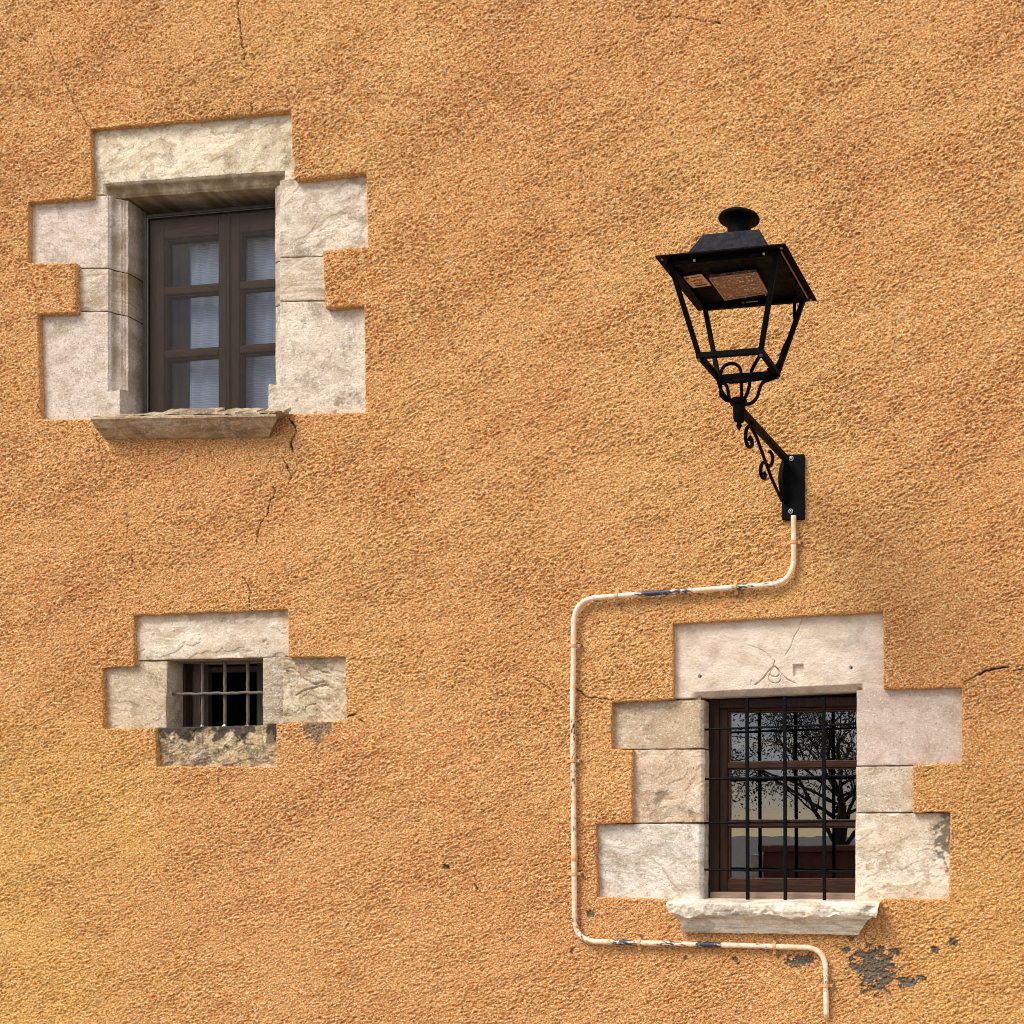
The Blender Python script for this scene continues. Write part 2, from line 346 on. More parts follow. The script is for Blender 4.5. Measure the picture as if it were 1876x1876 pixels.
for cx, cy, rx, ry in CHIPS:
    c = px2xz((cx, cy)); s = 1/467.; sl = window_idx(c-np.array((rx, ry))*s*1.7, c+np.array((rx, ry))*s*1.7, 0)
    x = X[sl]; z = Z[sl]
    r = np.hypot((x-c[0])/(rx*s), (z-c[1])/(ry*s))+1.0*fbm(x, z, .038, 4, 31, .78)
    k = 1-sstep(.82, .98, r); chp[sl] = np.maximum(chp[sl], k)
# bare mortar smear under the small window
sm = np.array([px2xz(p) for p in ((553, 1322), (625, 1318), (590, 1350), (572, 1376))]); sl = window_idx(sm.min(0), sm.max(0), .02)
x = X[sl]; z = Z[sl]; c = px2xz((580, 1336)); r = np.abs(x-c[0])/.075+np.maximum(0, c[1]-z)/.085+.5*fbm(x, z, .03, 4, 33, .7)
smear = np.zeros_like(X); smear[sl] = (1-sstep(.75, 1.0, r))*.8
for (cx_, cy_, r_) in ((430, 1620, 10), (300, 905, 9)): pass
Hh -= .0055*chp; chp = np.maximum(chp, smear)
sp = perlin(X/.10, Z/.10, 51)*perlin(X/.017, Z/.017, 52)
chp = np.maximum(chp, .6*sstep(.26, .30, np.where((xs > -4.7) & (xs < .1), sp, 0)))
yel = np.clip(sstep(-3.55, -4.15, X+.25*perlin(X/.5, Z/.5, 71))*sstep(2.35, 1.7, Z)+sstep(-1.2, -.3, X+.5*perlin(X/.6, Z/.6, 72))*sstep(2.1, 1.3, Z)*.6, 0, 1)
red = np.clip(sstep(.10, .35, perlin(X/.8, Z/.6, 73))*.6+sstep(2.3, 1.9, Z+.5*perlin(X/.5, Z/.4, 74))*sstep(-1.8, -2.3, X)*sstep(-4.3, -3.7, X)*.5, 0, 1)
Y = -Hh
inside = np.zeros(X.shape, bool)
for poly in holes:
    sl = window_idx(poly.min(0), poly.max(0), .03); x = X[sl].ravel(); z = Z[sl].ravel(); n = len(x)
    dmin = np.full(n, 9.0); cx = np.zeros(n); cz = np.zeros(n); ins = np.zeros(n, bool)
    for a, b in zip(poly, np.roll(poly, -1, 0)):
        ab = b-a; t = np.clip(((x-a[0])*ab[0]+(z-a[1])*ab[1])/(ab@ab), 0, 1); qx = a[0]+t*ab[0]; qz = a[1]+t*ab[1]
        d = np.hypot(x-qx, z-qz); k = d < dmin; dmin = np.where(k, d, dmin); cx = np.where(k, qx, cx); cz = np.where(k, qz, cz)
        cond = (a[1] > z) != (b[1] > z)
        if abs(ab[1]) > 1e-9: ins ^= cond & (x < a[0]+(z-a[1])*ab[0]/ab[1])
    sh = X[sl].shape; insr = ins.reshape(sh); D = dmin.reshape(sh)
    damp = sstep(0, .009, D)
    Y[sl] = np.where(insr, .004, Y[sl]*(.25+.75*damp)+.0035*np.exp(-D/.0018))
    xx = X[sl].copy(); zz = Z[sl].copy(); near = insr & (D < .008)
    xx[near] = cx.reshape(sh)[near]; zz[near] = cz.reshape(sh)[near]; X[sl] = xx; Z[sl] = zz; inside[sl] |= insr
idx = np.arange(nz_*nx_).reshape(nz_, nx_)
Fq = np.stack([idx[:-1, :-1], idx[:-1, 1:], idx[1:, 1:], idx[1:, :-1]], -1).reshape(-1, 4)
keep = ~(inside[:-1, :-1] & inside[:-1, 1:] & inside[1:, 1:] & inside[1:, :-1]).reshape(-1); Fq = Fq[keep]
used = np.zeros(nz_*nx_, bool); used[Fq.ravel()] = True; remap = np.cumsum(used)-1
V = np.stack([X, Y, Z], -1).reshape(-1, 3)[used]; Fq = remap[Fq]
at = {'crack': crk.ravel()[used], 'chip': chp.ravel()[used], 'yellow': yel.ravel()[used], 'red': red.ravel()[used]}
# returns of the render round each opening
base = len(V); ev = []; ef = []; b0 = base
depths = (.0040, .012, .024, .040, .070)
for poly in holes:
    k = len(poly)
    for d in depths:
        for p in poly: ev.append((p[0], d, p[1]))
    for r in range(len(depths)-1):
        for j in range(k): ef.append((b0+r*k+j, b0+r*k+(j+1) % k, b0+(r+1)*k+(j+1) % k, b0+(r+1)*k+j))
    b0 += k*len(depths)
V = np.vstack([V, np.array(ev)]); Fq = np.vstack([Fq, np.array(ef)])
for k in at: at[k] = np.concatenate([at[k], np.zeros(len(ev))])
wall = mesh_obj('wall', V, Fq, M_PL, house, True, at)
wall['label'] = 'rough orange rendered wall with fine cracks and grey chips'
del V, Fq, X, Z, Y, Hh
body = MB()
body.box((-8, .55, 0), (-7.75, 7, 7.2)); body.box((2.95, .55, 0), (3.2, 7, 7.2)); body.box((-7.75, 6.75, 0), (2.95, 7, 7.2))
body.box((-8, .45, 0), (-5.0, .55, 7.2)); body.box((.6, .45, 0), (3.2, .55, 7.2))
body.box((-8.0, .03, 0), (-7.9, .45, 7.2)); body.box((3.1, .03, 0), (3.2, .45, 7.2))
body.build('outer_wall', plain_mat('side_render', (.62, .26, .08), .95), house)
rf = MB()
rf.add([(-8.3, -.35, 7.15), (3.5, -.35, 7.15), (3.5, 3.5, 8.9), (-8.3, 3.5, 8.9), (-8.3, 7.35, 7.15), (3.5, 7.35, 7.15), (-8.3, -.35, 7.27), (3.5, -.35, 7.27), (3.5, 3.5, 9.05), (-8.3, 3.5, 9.05), (-8.3, 7.35, 7.27), (3.5, 7.35, 7.27)],
       [(0, 3, 2, 1), (3, 4, 5, 2), (6, 7, 8, 9), (9, 8, 11, 10), (0, 1, 7, 6), (4, 10, 11, 5), (0, 6, 9, 3), (3, 9, 10, 4), (1, 2, 8, 7), (2, 5, 11, 8)])
rf.build('roof', plain_mat('clay_tiles', (.35, .13, .07), .9, (.22, .09, .05), 30), house)

# ------------------------------------------------------------------ dressed stones
def stone(name, parent, quad, mat, seed, carve=None, style='smooth', amp=1.0, depth=.030, back=.26, res=.0030, er=.006, grime=None, extra=None, label=None, shrink=.8):
    c = [P(px, py, depth) for px, py in quad]              # TL TR BR BL
    TL, TR, BR, BL = [np.array((p.x, p.z)) for p in c]
    W = .5*(np.linalg.norm(TR-TL)+np.linalg.norm(BR-BL)); Hs = .5*(np.linalg.norm(BL-TL)+np.linalg.norm(BR-TR))
    g = shrink/467.; nu = int(W/res)+2; nv = int(Hs/res)+2
    u = np.linspace(g/W, 1-g/W, nu); v = np.linspace(g/Hs, 1-g/Hs, nv); U, Vv = np.meshgrid(u, v)
    q = (TL[None, None]*((1-U)*(1-Vv))[..., None]+TR*(U*(1-Vv))[..., None]+BR*(U*Vv)[..., None]+BL*((1-U)*Vv)[..., None])
    x = q[..., 0]; z = q[..., 1]
    wob = .0022; x = x+wob*perlin(x/.06, z/.06, seed+80)*1.0; z = z+wob*perlin(x/.06, z/.06, seed+81)
    h = .0022*fbm(x, z, .14, 3, seed)+.0006*fbm(x, z, .012, 3, seed+1, .7)
    tone = .5+.5*perlin(x/.09, z/.07, seed+30)
    if style in ('cleft', 'rough'):
        wx = x+.05*perlin(x/.16, z/.16, seed+5); wz = z+.05*perlin(x/.16, z/.16, seed+6)
        an = .25 if seed % 2 else -.3; ra = wx*math.cos(an)+wz*math.sin(an); rb = -wx*math.sin(an)+wz*math.cos(an)
        t = fbm(ra*.5, rb, .16 if style == 'cleft' else .11, 5, seed+7, .5)*(2.6 if style == 'cleft' else 3.4)
        fl = np.floor(t); fr = t-fl
        h = h+amp*.0040*(fl+sstep(0, .03+.16*np.abs(perlin(x/.05, z/.05, seed+32)), fr)+.2*fr); tone = .25+.5*np.mod(fl*.37+.2+.3*fr, 1)+.3*perlin(x/.06, z/.05, seed+30)
        if style == 'rough': h = h+amp*.010*fbm(x, z, .10, 3, seed+8)
    if style == 'strata':
        t = (z*math.cos(.45)-x*math.sin(.45))+.02*perlin(x/.12, z/.12, seed+9)
        h = h+amp*.0016*np.abs(perlin(t/.010, x/.35, seed+10))-amp*.003*np.maximum(0, perlin(t/.018, x/.25, seed+11)-.2)
    if style == 'pitted':
        h = h-amp*.004*np.maximum(0, perlin(x/.012, z/.009, seed+12)-.28)*2.5-amp*.003*np.maximum(0, perlin(x/.03, z/.02, seed+13)-.3)
    h = h+.0012*fbm(x, z, .03, 3, seed+14)
    e = np.minimum(np.minimum(U*W, (1-U)*W), np.minimum(Vv*Hs, (1-Vv)*Hs))
    rr = er*(1+.8*perlin(x/.045, z/.045, seed+15)); rr = np.maximum(rr, .0015); tt = np.clip(1-e/rr, 0, 1)
    h = h-rr*(1-np.sqrt(np.maximum(0, 1-tt**2)))*.8
    if carve is not None:
        cv = carve(x, z); h = h-cv
    y = depth-h
    gr = np.zeros_like(x)
    if grime is not None: gr = np.clip(grime(x, z), 0, 1)
    idx = np.arange(nu*nv).reshape(nv, nu)
    f = np.stack([idx[:-1, :-1], idx[1:, :-1], idx[1:, 1:], idx[:-1, 1:]], -1).reshape(-1, 4)
    f = f[:, ::-1]
    loop = np.concatenate([idx[0, :], idx[1:, -1], idx[-1, -2::-1], idx[-2:0:-1, 0]])
    vt = np.stack([x, y, z], -1).reshape(-1, 3); L = len(loop); rows = [vt]; fs = [f]; prev = loop; grr = [gr.ravel()]; ton = [tone.ravel()]
    base = len(vt)
    for kk in range(1, 9):
        rvt = vt[loop].copy(); tt = kk/8; rvt[:, 1] = rvt[:, 1]*(1-tt)+back*tt
        nn = .0018*fbm(rvt[:, 1]*1.0+rvt[:, 0], rvt[:, 2]+rvt[:, 1], .05, 3, seed+16)
        cxm, czm = x.mean(), z.mean(); rvt[:, 0] += nn*np.sign(rvt[:, 0]-cxm)*.6; rvt[:, 2] += nn*np.sign(rvt[:, 2]-czm)*.3
        cur = base+np.arange(L); rows.append(rvt); ton.append(tone.ravel()[loop]); grr.append(gr.ravel()[loop]*(1 if grime is not None else 0))
        fs.append(np.stack([prev, np.roll(prev, -1), np.roll(cur, -1), cur], -1)); prev = cur; base += L
    o = mesh_obj(name, np.vstack(rows), np.vstack(fs), mat, parent, True, {'grime': np.concatenate(grr), 'tone': np.concatenate(ton)})
    o.data.set_sharp_from_angle(angle=math.radians(55))
    if label: o['label'] = label
    return o
def mortar(parent, rects, depth=.044, t=.10, mat=None):
    m = MB()
    for i, (x0, y0, x1, y1) in enumerate(rects):
        a = P(x0, y0, depth); b = P(x1, y1, depth)
        m.box((min(a.x, b.x), depth+i*.0007, min(a.z, b.z)), (max(a.x, b.x), depth+t, max(a.z, b.z)))
    return m.build('mortar', mat or M_MORT, parent)
def pbox(m, x0, y0, x1, y1, yf, t, ref=None):
    """box whose front face lies at depth yf; the pixel heights are read at pixel column x0 (or ref)"""
    r = x0 if ref is None else ref
    za = P(r, y0, yf).z; zb = P(r, y1, yf).z; xa = P(x0, (y0+y1)/2, yf).x; xb = P(x1, (y0+y1)/2, yf).x
    m.box((xa, yf, min(za, zb)), (xb, yf+t, max(za, zb)))
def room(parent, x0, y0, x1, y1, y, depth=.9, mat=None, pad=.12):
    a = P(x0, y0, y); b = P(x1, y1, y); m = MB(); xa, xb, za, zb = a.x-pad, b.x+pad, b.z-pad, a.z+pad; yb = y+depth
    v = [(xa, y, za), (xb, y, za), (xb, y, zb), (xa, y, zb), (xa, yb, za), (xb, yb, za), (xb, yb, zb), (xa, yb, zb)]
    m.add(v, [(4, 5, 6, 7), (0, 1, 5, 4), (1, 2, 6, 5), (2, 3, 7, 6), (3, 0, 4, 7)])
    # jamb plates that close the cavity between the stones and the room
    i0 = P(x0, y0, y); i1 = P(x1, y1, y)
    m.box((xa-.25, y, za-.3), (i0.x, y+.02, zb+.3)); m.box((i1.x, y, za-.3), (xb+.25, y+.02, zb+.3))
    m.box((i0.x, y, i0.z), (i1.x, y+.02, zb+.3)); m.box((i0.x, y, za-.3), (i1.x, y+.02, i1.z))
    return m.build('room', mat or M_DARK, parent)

def seg_d(x, z, pts):
    d = np.full(x.shape, 9.0)
    for a, b in zip(pts[:-1], pts[1:]):
        ab = b-a; t = np.clip(((x-a[0])*ab[0]+(z-a[1])*ab[1])/(ab@ab), 0, 1); d = np.minimum(d, np.hypot(x-a[0]-t*ab[0], z-a[1]-t*ab[1]))
    return d
def profile_carve(prof):
    xs_, ys_ = np.array([p[0] for p in prof]), np.array([p[1] for p in prof])
    return lambda d: np.interp(d, xs_, ys_)
PROF_A = profile_carve([(0, 0), (.0015, .006), (.006, .007), (.0085, .013), (.013, .024), (.020, .032), (.028, .036), (.035, .037), (.037, .043), (.043, .044), (.046, .050)])

def sill(name, parent, mat, prof, ends, cols, seed, amp=.002, lip=None, label=None, tilt=0.0):
    """prof: list of (y,z,xleft,xright); resampled, roughened and closed"""
    pr = []
    for a, b in zip(prof[:-1], prof[1:]):
        L = math.hypot(b[0]-a[0], b[1]-a[1]); k = max(1, int(L/.004))
        for j in range(k): pr.append([a[i]+(b[i]-a[i])*j/k for i in range(4)])
    pr.append(list(prof[-1])); pr = np.array(pr); n = len(pr); u = np.linspace(0, 1, cols)
    x = pr[:, 2][:, None]*(1-u)+pr[:, 3][:, None]*u; y = np.repeat(pr[:, 0][:, None], cols, 1); z = np.repeat(pr[:, 1][:, None], cols, 1)
    s = np.cumsum(np.r_[0, np.hypot(np.diff(pr[:, 0]), np.diff(pr[:, 1]))])[:, None]
    nn = amp*(fbm(x, s+0*x, .09, 4, seed, .6)+.5*fbm(x, s+0*x, .02, 3, seed+4))
    k = sstep(.02, -.02, y) ; y = y-nn*1.2*k; z = z+nn*.9*k
    if lip is not None: dy, dz = lip(x, y, z); y = y+dy; z = z+dz
    z = z+tilt*(x-pr[0, 2])
    x = x+amp*1.3*fbm(s+0*x, z+y, .05, 3, seed+7)*(np.abs(u-.5) > .45)
    idx = np.arange(n*cols).reshape(n, cols)
    f = np.stack([idx[:-1, :-1], idx[1:, :-1], idx[1:, 1:], idx[:-1, 1:]], -1).reshape(-1, 4)
    v = np.stack([x, y, z], -1).reshape(-1, 3); faces = [tuple(int(i) for i in q) for q in f]
    vv = [tuple(p) for p in v]
    for col in (0, cols-1):
        ring = [int(i) for i in idx[:, col]]; c = len(vv); my = float(v[ring][:, 1].mean()); mz = float(v[ring][:, 2].mean())
        vv.append((float(v[ring][:, 0].min() if col else v[ring][:, 0].max()), .05, mz))
        for i in range(n-1): faces.append((ring[i], ring[i+1], c) if col else (ring[i+1], ring[i], c))
        faces.append((ring[-1], ring[0], c))
    o = mesh_obj(name, vv, faces, mat, parent, True, {'tone': np.full(len(vv), .62)+.25*np.array([mnoise.noise(Vector(p)*14) for p in vv])}); o.data.set_sharp_from_angle(angle=math.radians(50))
    if label: o['label'] = label
    return o

# ------------------------------------------------------------------ large upper window
S_A = [stone_mat('pale_sandstone', (.66, .58, .44), (.54, .46, .34), (.46, .34, .18), 1, 1, .5, .25, grime=(.27, .19, .10)),
       stone_mat('grey_sandstone', (.56, .48, .42), (.63, .55, .46), (.42, .33, .25), 2, 1, .35, .2, grime=(.27, .19, .10)),
       stone_mat('banded_sandstone', (.60, .51, .40), (.52, .43, .34), (.42, .30, .18), 3, .8, .4, .1, strata=-22, grime=(.27, .19, .10)),
       stone_mat('cream_sandstone', (.62, .54, .44), (.56, .48, .42), (.44, .34, .22), 4, 1, .35, .3, grime=(.27, .19, .10)),
       stone_mat('moulding_stone', (.46, .37, .25), (.54, .45, .33), (.30, .20, .10), 5, 1, .6, .4)]
YA = .145                                                     # front of the casement
fa = MB()
pbox(fa, 272, 398, 300, 800, YA, .05); pbox(fa, 400, 386, 414.5, 800, YA, .05); pbox(fa, 420, 380, 438, 800, YA, .05); pbox(fa, 536, 376, 566, 800, YA, .05)
pbox(fa, 414.5, 386, 420, 800, YA-.008, .05)
rails_a = []
for (x0, x1, dy) in ((300, 400, 0), (438, 536, 0)):
    for (y0, y1) in ((398, 438), (527, 541), (643, 657)):
        fah = MB(); pbox(fah, x0, y0, x1, y1, YA+.003, .042, ref=300); rails_a.append(fah)
winA = fa.build('window', M_WOOD_A, house, bevel=.004); winA['label'] = 'brown wooden casement window behind an insect screen, with a moulded stone surround'
for fah in rails_a: fah.build('glazing_bar', M_WOOD_AH, winA, bevel=.006, segs=3)
bead = MB()
for x0, x1 in ((300, 400), (438, 536)):
    for y0, y1 in ((438, 527), (541, 643), (657, 800)):
        pbox(bead, x0, y0, x0+3, y1, YA+.012, .02, ref=300) if False else None
        za = P(300, y0, YA).z; zb = P(300, y1, YA).z; xa = P(x0, 500, YA).x; xb = P(x1, 500, YA).x; w = .007
        bead.box((xa, YA+.010, zb), (xa+w, YA+.034, za)); bead.box((xb-w, YA+.010, zb), (xb, YA+.034, za))
        bead.box((xa+w, YA+.0105, za-w), (xb-w, YA+.034, za)); bead.box((xa+w, YA+.0105, zb), (xb-w, YA+.034, zb+w))
bead.build('glazing_bead', M_WOOD_A, winA, bevel=.002)
gp = MB(); pbox(gp, 298, 436, 402, 800, YA+.028, .004); pbox(gp, 436, 430, 538, 800, YA+.028, .004, ref=300)
gp.build('pane', M_GLASS_A, winA)
# curtain in folds
def curtain(parent, x0, x1, ytop, ybot, y):
    a = P(x0, ytop, y); b = P(x1, ybot, y); W = b.x-a.x; n = 160; r = 60; vv = []
    for j in range(r+1):
        for i in range(n+1):
            u = i/n; t = j/r; xx = a.x+W*u
            fold = .005*math.sin(xx*2*math.pi/.075+1.2*math.sin(t*3)+3*mnoise.noise(Vector((xx*6, t*1.5, 0))))+.004*mnoise.noise(Vector((xx*22, t*3, 4)))
            vv.append((xx+.004*math.sin(t*5+xx*9), y+fold, a.z+(b.z-a.z)*t))
    ff = np.array([(j*(n+1)+i, (j+1)*(n+1)+i, (j+1)*(n+1)+i+1, j*(n+1)+i+1) for j in range(r) for i in range(n)])
    m, nt, bb = new_mat('white_curtain'); nn = N(nt)
    w1 = nt.nodes.new('ShaderNodeTexWave'); w1.inputs['Scale'].default_value = 27; w1.bands_direction = 'Z'; w1.inputs['Distortion'].default_value = 3.5; w1.inputs['Detail'].default_value = 1; nn.lk(nn.mapping(), w1.inputs[0])
    nn.lk(nn.mix(nn.math('MULTIPLY', w1.outputs[1], .8), (.74, .82, .92), (.50, .57, .68)), bb.inputs['Base Color']); bb.inputs['Roughness'].default_value = .9
    return mesh_obj('curtain', vv, ff, m, parent, True)
curtain(winA, 345, 600, 452, 840, .235)
sh = MB(); pbox(sh, 302, 430, 326, 830, .222, .02); pbox(sh, 327, 430, 345, 830, .226, .02)
sh.build('inner_shutter', M_WOOD_A, winA, bevel=.004)
# insect screen with its thin aluminium frame
scf = MB(); pbox(scf, 262, 387, 268, 800, .122, .016); pbox(scf, 268, 393.5, 540, 399, .1225, .016, ref=268)
scf.build('screen_frame', metal_mat('bronze_aluminium', (.008, .006, .004), .6, .2, (.02, .016, .011)), winA, bevel=.0015)
scl = MB(); pbox(scl, 268.6, 399, 271, 800, .121, .004); pbox(scl, 271, 399.6, 540, 400.8, .1215, .004, ref=268)
scl.build('screen_edge', metal_mat('pale_aluminium', (.05, .042, .028), .7, .2), winA)
ms, nts, bs = new_mat('fly_mesh'); ns = N(nts); bs.inputs['Base Color'].default_value = (.06, .045, .034, 1); bs.inputs['Roughness'].default_value = .6
w1 = nts.nodes.new('ShaderNodeTexWave'); w1.bands_direction = 'Z'; w1.inputs['Scale'].default_value = 60; w1.inputs['Distortion'].default_value = 1.0; w1.inputs['Detail Scale'].default_value = .2
w2 = nts.nodes.new('ShaderNodeTexWave'); w2.bands_direction = 'X'; w2.inputs['Scale'].default_value = 60; w2.inputs['Distortion'].default_value = 1.5; w2.inputs['Detail Scale'].default_value = .2
ns.lk(ns.mapping(), w1.inputs[0]); ns.lk(ns.mapping(), w2.inputs[0])
ns.lk(ns.math('ADD', ns.math('MULTIPLY', ns.math('MULTIPLY', w1.outputs[1], w2.outputs[1]), .16), .17), bs.inputs['Alpha'])
scm = MB(); a = P(270, 399, .13); b = P(545, 800, .13); scm.add([(a.x, .13, b.z), (b.x, .13, b.z), (b.x, .13, a.z), (a.x, .13, a.z)], [(0, 1, 2, 3)])
scm.build('insect_screen', ms, winA)
# stones
lx0 = P(188.5, 337, .03); lx1 = P(522, 313, .03); jl = P(198, 500, .03).x; jr = P(513, 500, .03).x
zl0, zl1 = lx0.z, lx1.z; zstopL = P(199, 719, .03).z; zstopR = P(514, 707, .03).z
def carve_lintA(x, z):
    zl = zl0+(zl1-zl0)*(x-lx0.x)/(lx1.x-lx0.x)
    d = np.minimum(np.minimum(zl-z, x-lx0.x), lx1.x-x); return PROF_A(np.maximum(d, 0))
def carve_left(x, z):
    st = sstep(zstopL-.004, zstopL+.010+.03*0, z-.25*np.maximum(0, x-jl)); return PROF_A(np.maximum(0, x-jl))*st
def carve_right(x, z):
    st = sstep(zstopR-.004, zstopR+.012, z-.25*np.maximum(0, jr-x)); return PROF_A(np.maximum(0, jr-x))*st
L = .047*467
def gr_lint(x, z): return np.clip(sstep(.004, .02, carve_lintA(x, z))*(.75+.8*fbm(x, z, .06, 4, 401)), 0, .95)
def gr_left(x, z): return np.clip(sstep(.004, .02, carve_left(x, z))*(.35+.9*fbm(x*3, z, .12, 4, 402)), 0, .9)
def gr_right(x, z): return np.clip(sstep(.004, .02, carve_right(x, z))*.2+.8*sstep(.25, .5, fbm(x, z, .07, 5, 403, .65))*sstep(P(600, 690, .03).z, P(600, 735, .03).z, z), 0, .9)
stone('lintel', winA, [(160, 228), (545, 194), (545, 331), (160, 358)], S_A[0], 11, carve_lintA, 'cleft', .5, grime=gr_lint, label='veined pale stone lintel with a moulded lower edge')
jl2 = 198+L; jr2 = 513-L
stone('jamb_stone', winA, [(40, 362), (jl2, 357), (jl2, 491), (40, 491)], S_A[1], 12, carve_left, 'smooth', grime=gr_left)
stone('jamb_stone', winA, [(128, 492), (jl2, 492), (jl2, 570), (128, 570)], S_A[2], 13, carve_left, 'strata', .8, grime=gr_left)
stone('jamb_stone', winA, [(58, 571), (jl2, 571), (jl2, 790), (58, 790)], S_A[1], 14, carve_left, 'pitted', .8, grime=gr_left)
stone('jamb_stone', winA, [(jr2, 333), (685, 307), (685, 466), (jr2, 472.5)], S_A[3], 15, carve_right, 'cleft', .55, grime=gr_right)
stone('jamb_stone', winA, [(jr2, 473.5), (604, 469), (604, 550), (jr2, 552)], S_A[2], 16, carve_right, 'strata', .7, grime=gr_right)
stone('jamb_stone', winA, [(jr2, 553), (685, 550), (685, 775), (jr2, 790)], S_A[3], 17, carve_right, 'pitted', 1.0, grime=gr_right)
mortar(winA, [(150, 215, 560, 304), (40, 350, 195, 780), (517, 310, 690, 775)], .046, .08)
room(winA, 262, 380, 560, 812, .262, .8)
zt = P(166, 763.5, -.095).z; zb = P(194, 806, 0).z
xl0, xr0 = P(166, 763, -.095).x, P(505, 761, -.095).x; xl1, xr1 = P(195, 806, 0).x, P(494, 801, 0).x
pr = [(.26, zt+.042, xl0, xr0), (.02, zt+.032, xl0, xr0), (-.088, zt+.002, xl0, xr0), (-.095, zt-.002, xl0, xr0), (-.095, zt-.011, xl0, xr0)]
for i in range(9):
    t = i/8; ang = t*math.pi/2
    yy = -.089+(1-math.cos(ang))*.0+.084*t; zz = (zt-.014)+(zb-(zt-.014))*(t**.9); k = t**1.1
    pr.append((yy-.010*math.sin(math.pi*t), zz, xl0+(xl1-xl0)*k, xr0+(xr1-xr0)*k))
pr += [(.02, zb, xl1, xr1), (.05, zb, xl1, xr1)]
TILT = ((P(505, 759.5, -.095).z-zt)/(xr0-xl0)*.5+(P(493, 801, 0).z-zb)/(xr1-xl1)*.5)
M_SILLA = stone_mat('sill_stone', (.42, .31, .19), (.34, .24, .14), (.22, .14, .07), 6, .6, .4, .3, strata=3)
sill('sill', winA, M_SILLA, pr, None, 260, 31, .0022, tilt=TILT, label='thin projecting stone sill with a hollow underside and broken slate on top')
M_SLATE = stone_mat('broken_slate', (.34, .26, .16), (.52, .42, .28), (.10, .07, .04), 7, 1, .6, .7)
for (x0, x1, yy, hh, t) in ((168, 232, -.080, .002, .008), (228, 300, -.085, .004, .007), (262, 420, -.070, .006, .010), (300, 398, -.050, .012, .010), (402, 452, -.082, .003, .010), (412, 470, -.060, .010, .012), (452, 500, -.080, .002, .011), (470, 506, -.088, .005, .012), (480, 520, -.050, .008, .012)):
    m = MB(); a = P(x0, 760, yy).x; b = P(x1, 760, yy).x; k = 18; vt = []; 
    for j in range(k+1):
        f_ = j/k; e = yy+.012*mnoise.noise(Vector((x0+f_*5, yy*50, 1))); tz = zt+hh+.003*mnoise.noise(Vector((x0+f_*4, 3, 1)))+(yy+.09)*.30
        th = t*(.7+.5*mnoise.noise(Vector((x0+f_*6, 7, 1)))); xx = a+(b-a)*f_
        vt += [(xx, e, tz), (xx, e+.002, tz+th), (xx, .0, tz+th+.03), (xx, .0, tz+.02)]
    ff = []
    for j in range(k):
        for q in range(4): ff.append((j*4+q, j*4+(q+1) % 4, (j+1)*4+(q+1) % 4, (j+1)*4+q))
    ff += [(3, 2, 1, 0), (k*4, k*4+1, k*4+2, k*4+3)]; vt = [(p[0], p[1], p[2]+TILT*(p[0]-xl0)) for p in vt]; so = mesh_obj('slate', vt, ff, M_SLATE, winA, False, {'tone': np.full(len(vt), .45)})

# ------------------------------------------------------------------ small barred window
S_B = [stone_mat('cream_lintel_stone', (.66, .58, .47), (.56, .49, .40), (.52, .36, .20), 21, .8, .45, .1),
       stone_mat('ochre_stone', (.50, .41, .29), (.56, .49, .38), (.38, .27, .14), 22, 1, .5, .2),
       stone_mat('grained_stone', (.46, .39, .29), (.38, .31, .23), (.28, .19, .10), 23, 1, .5, .3, strata=68),
       stone_mat('curling_stone', (.52, .44, .31), (.44, .36, .25), (.33, .22, .10), 24, 1, .6, .3),
       stone_mat('mossy_stone', (.50, .38, .22), (.34, .25, .13), (.15, .10, .05), 25, 1, .7, .6, grime=(.045, .034, .027))]
wb = MB()
pbox(wb, 366, 1195, 381, 1350, .205, .03); pbox(wb, 381, 1222, 500, 1232, .206, .03, ref=381); pbox(wb, 470, 1195, 500, 1350, .2065, .03)
winB = wb.build('window', wood_mat('dark_wood', (.05, .035, .028), (.09, .065, .05), .7), house, bevel=.003); winB['label'] = 'small dark window opening with crossed iron bars between rough stones'
bdx = MB(); pbox(bdx, 340, 1195, 366, 1350, .190, .02); bdx.build('reveal_lining', M_WOOD_D, winB, bevel=.003)
bdx = MB(); pbox(bdx, 327, 1195, 339.5, 1350, .135, .05); bdx.build('reveal_lining', wood_mat('stained_reveal_stone', (.015, .011, .008), (.06, .042, .03), .9), winB, bevel=.004)  # dark box added to stand for the black-stained stone of the reveal
stone('lintel', winB, [(236, 1118), (540, 1106), (540, 1203), (236, 1211)], S_B[0], 41, None, 'cleft', .9, back=.24)
stone('jamb_stone', winB, [(178, 1213), (305.5, 1210), (305.5, 1334), (178, 1345)], S_B[1], 42, None, 'cleft', .7, back=.24, er=.009)
stone('jamb_stone', winB, [(481, 1204), (522, 1203), (521, 1326), (481, 1329)], S_B[2], 43, None, 'strata', 1.6, back=.24)
CURLS = [[(160+X_*.2772, 1090+Y_*.2772) for X_, Y_ in l] for l in ([(1385, 665), (1420, 640), (1475, 620), (1530, 605), (1590, 600), (1640, 645), (1650, 690)], [(1440, 760), (1470, 730), (1505, 722), (1550, 770), (1600, 822)],
   [(1340, 480), (1400, 520), (1440, 560), (1500, 590), (1560, 575)], [(1405, 655), (1425, 720), (1455, 790), (1490, 835)], [(1330, 500), (1350, 600), (1370, 700)], [(1470, 450), (1520, 500), (1600, 520)])]
def curl(x, z):
    jx = x+.006*perlin(x/.03, z/.03, 46); jz = z+.006*perlin(x/.03, z/.03, 47); o = 0*x
    for l in CURLS:
        q = [(lambda p: np.array((p.x, p.z)))(P(a, b, .03)) for a, b in l]
        o = np.maximum(o, .0065*(1-sstep(.001, .007, seg_d(jx, jz, q))))
    return o
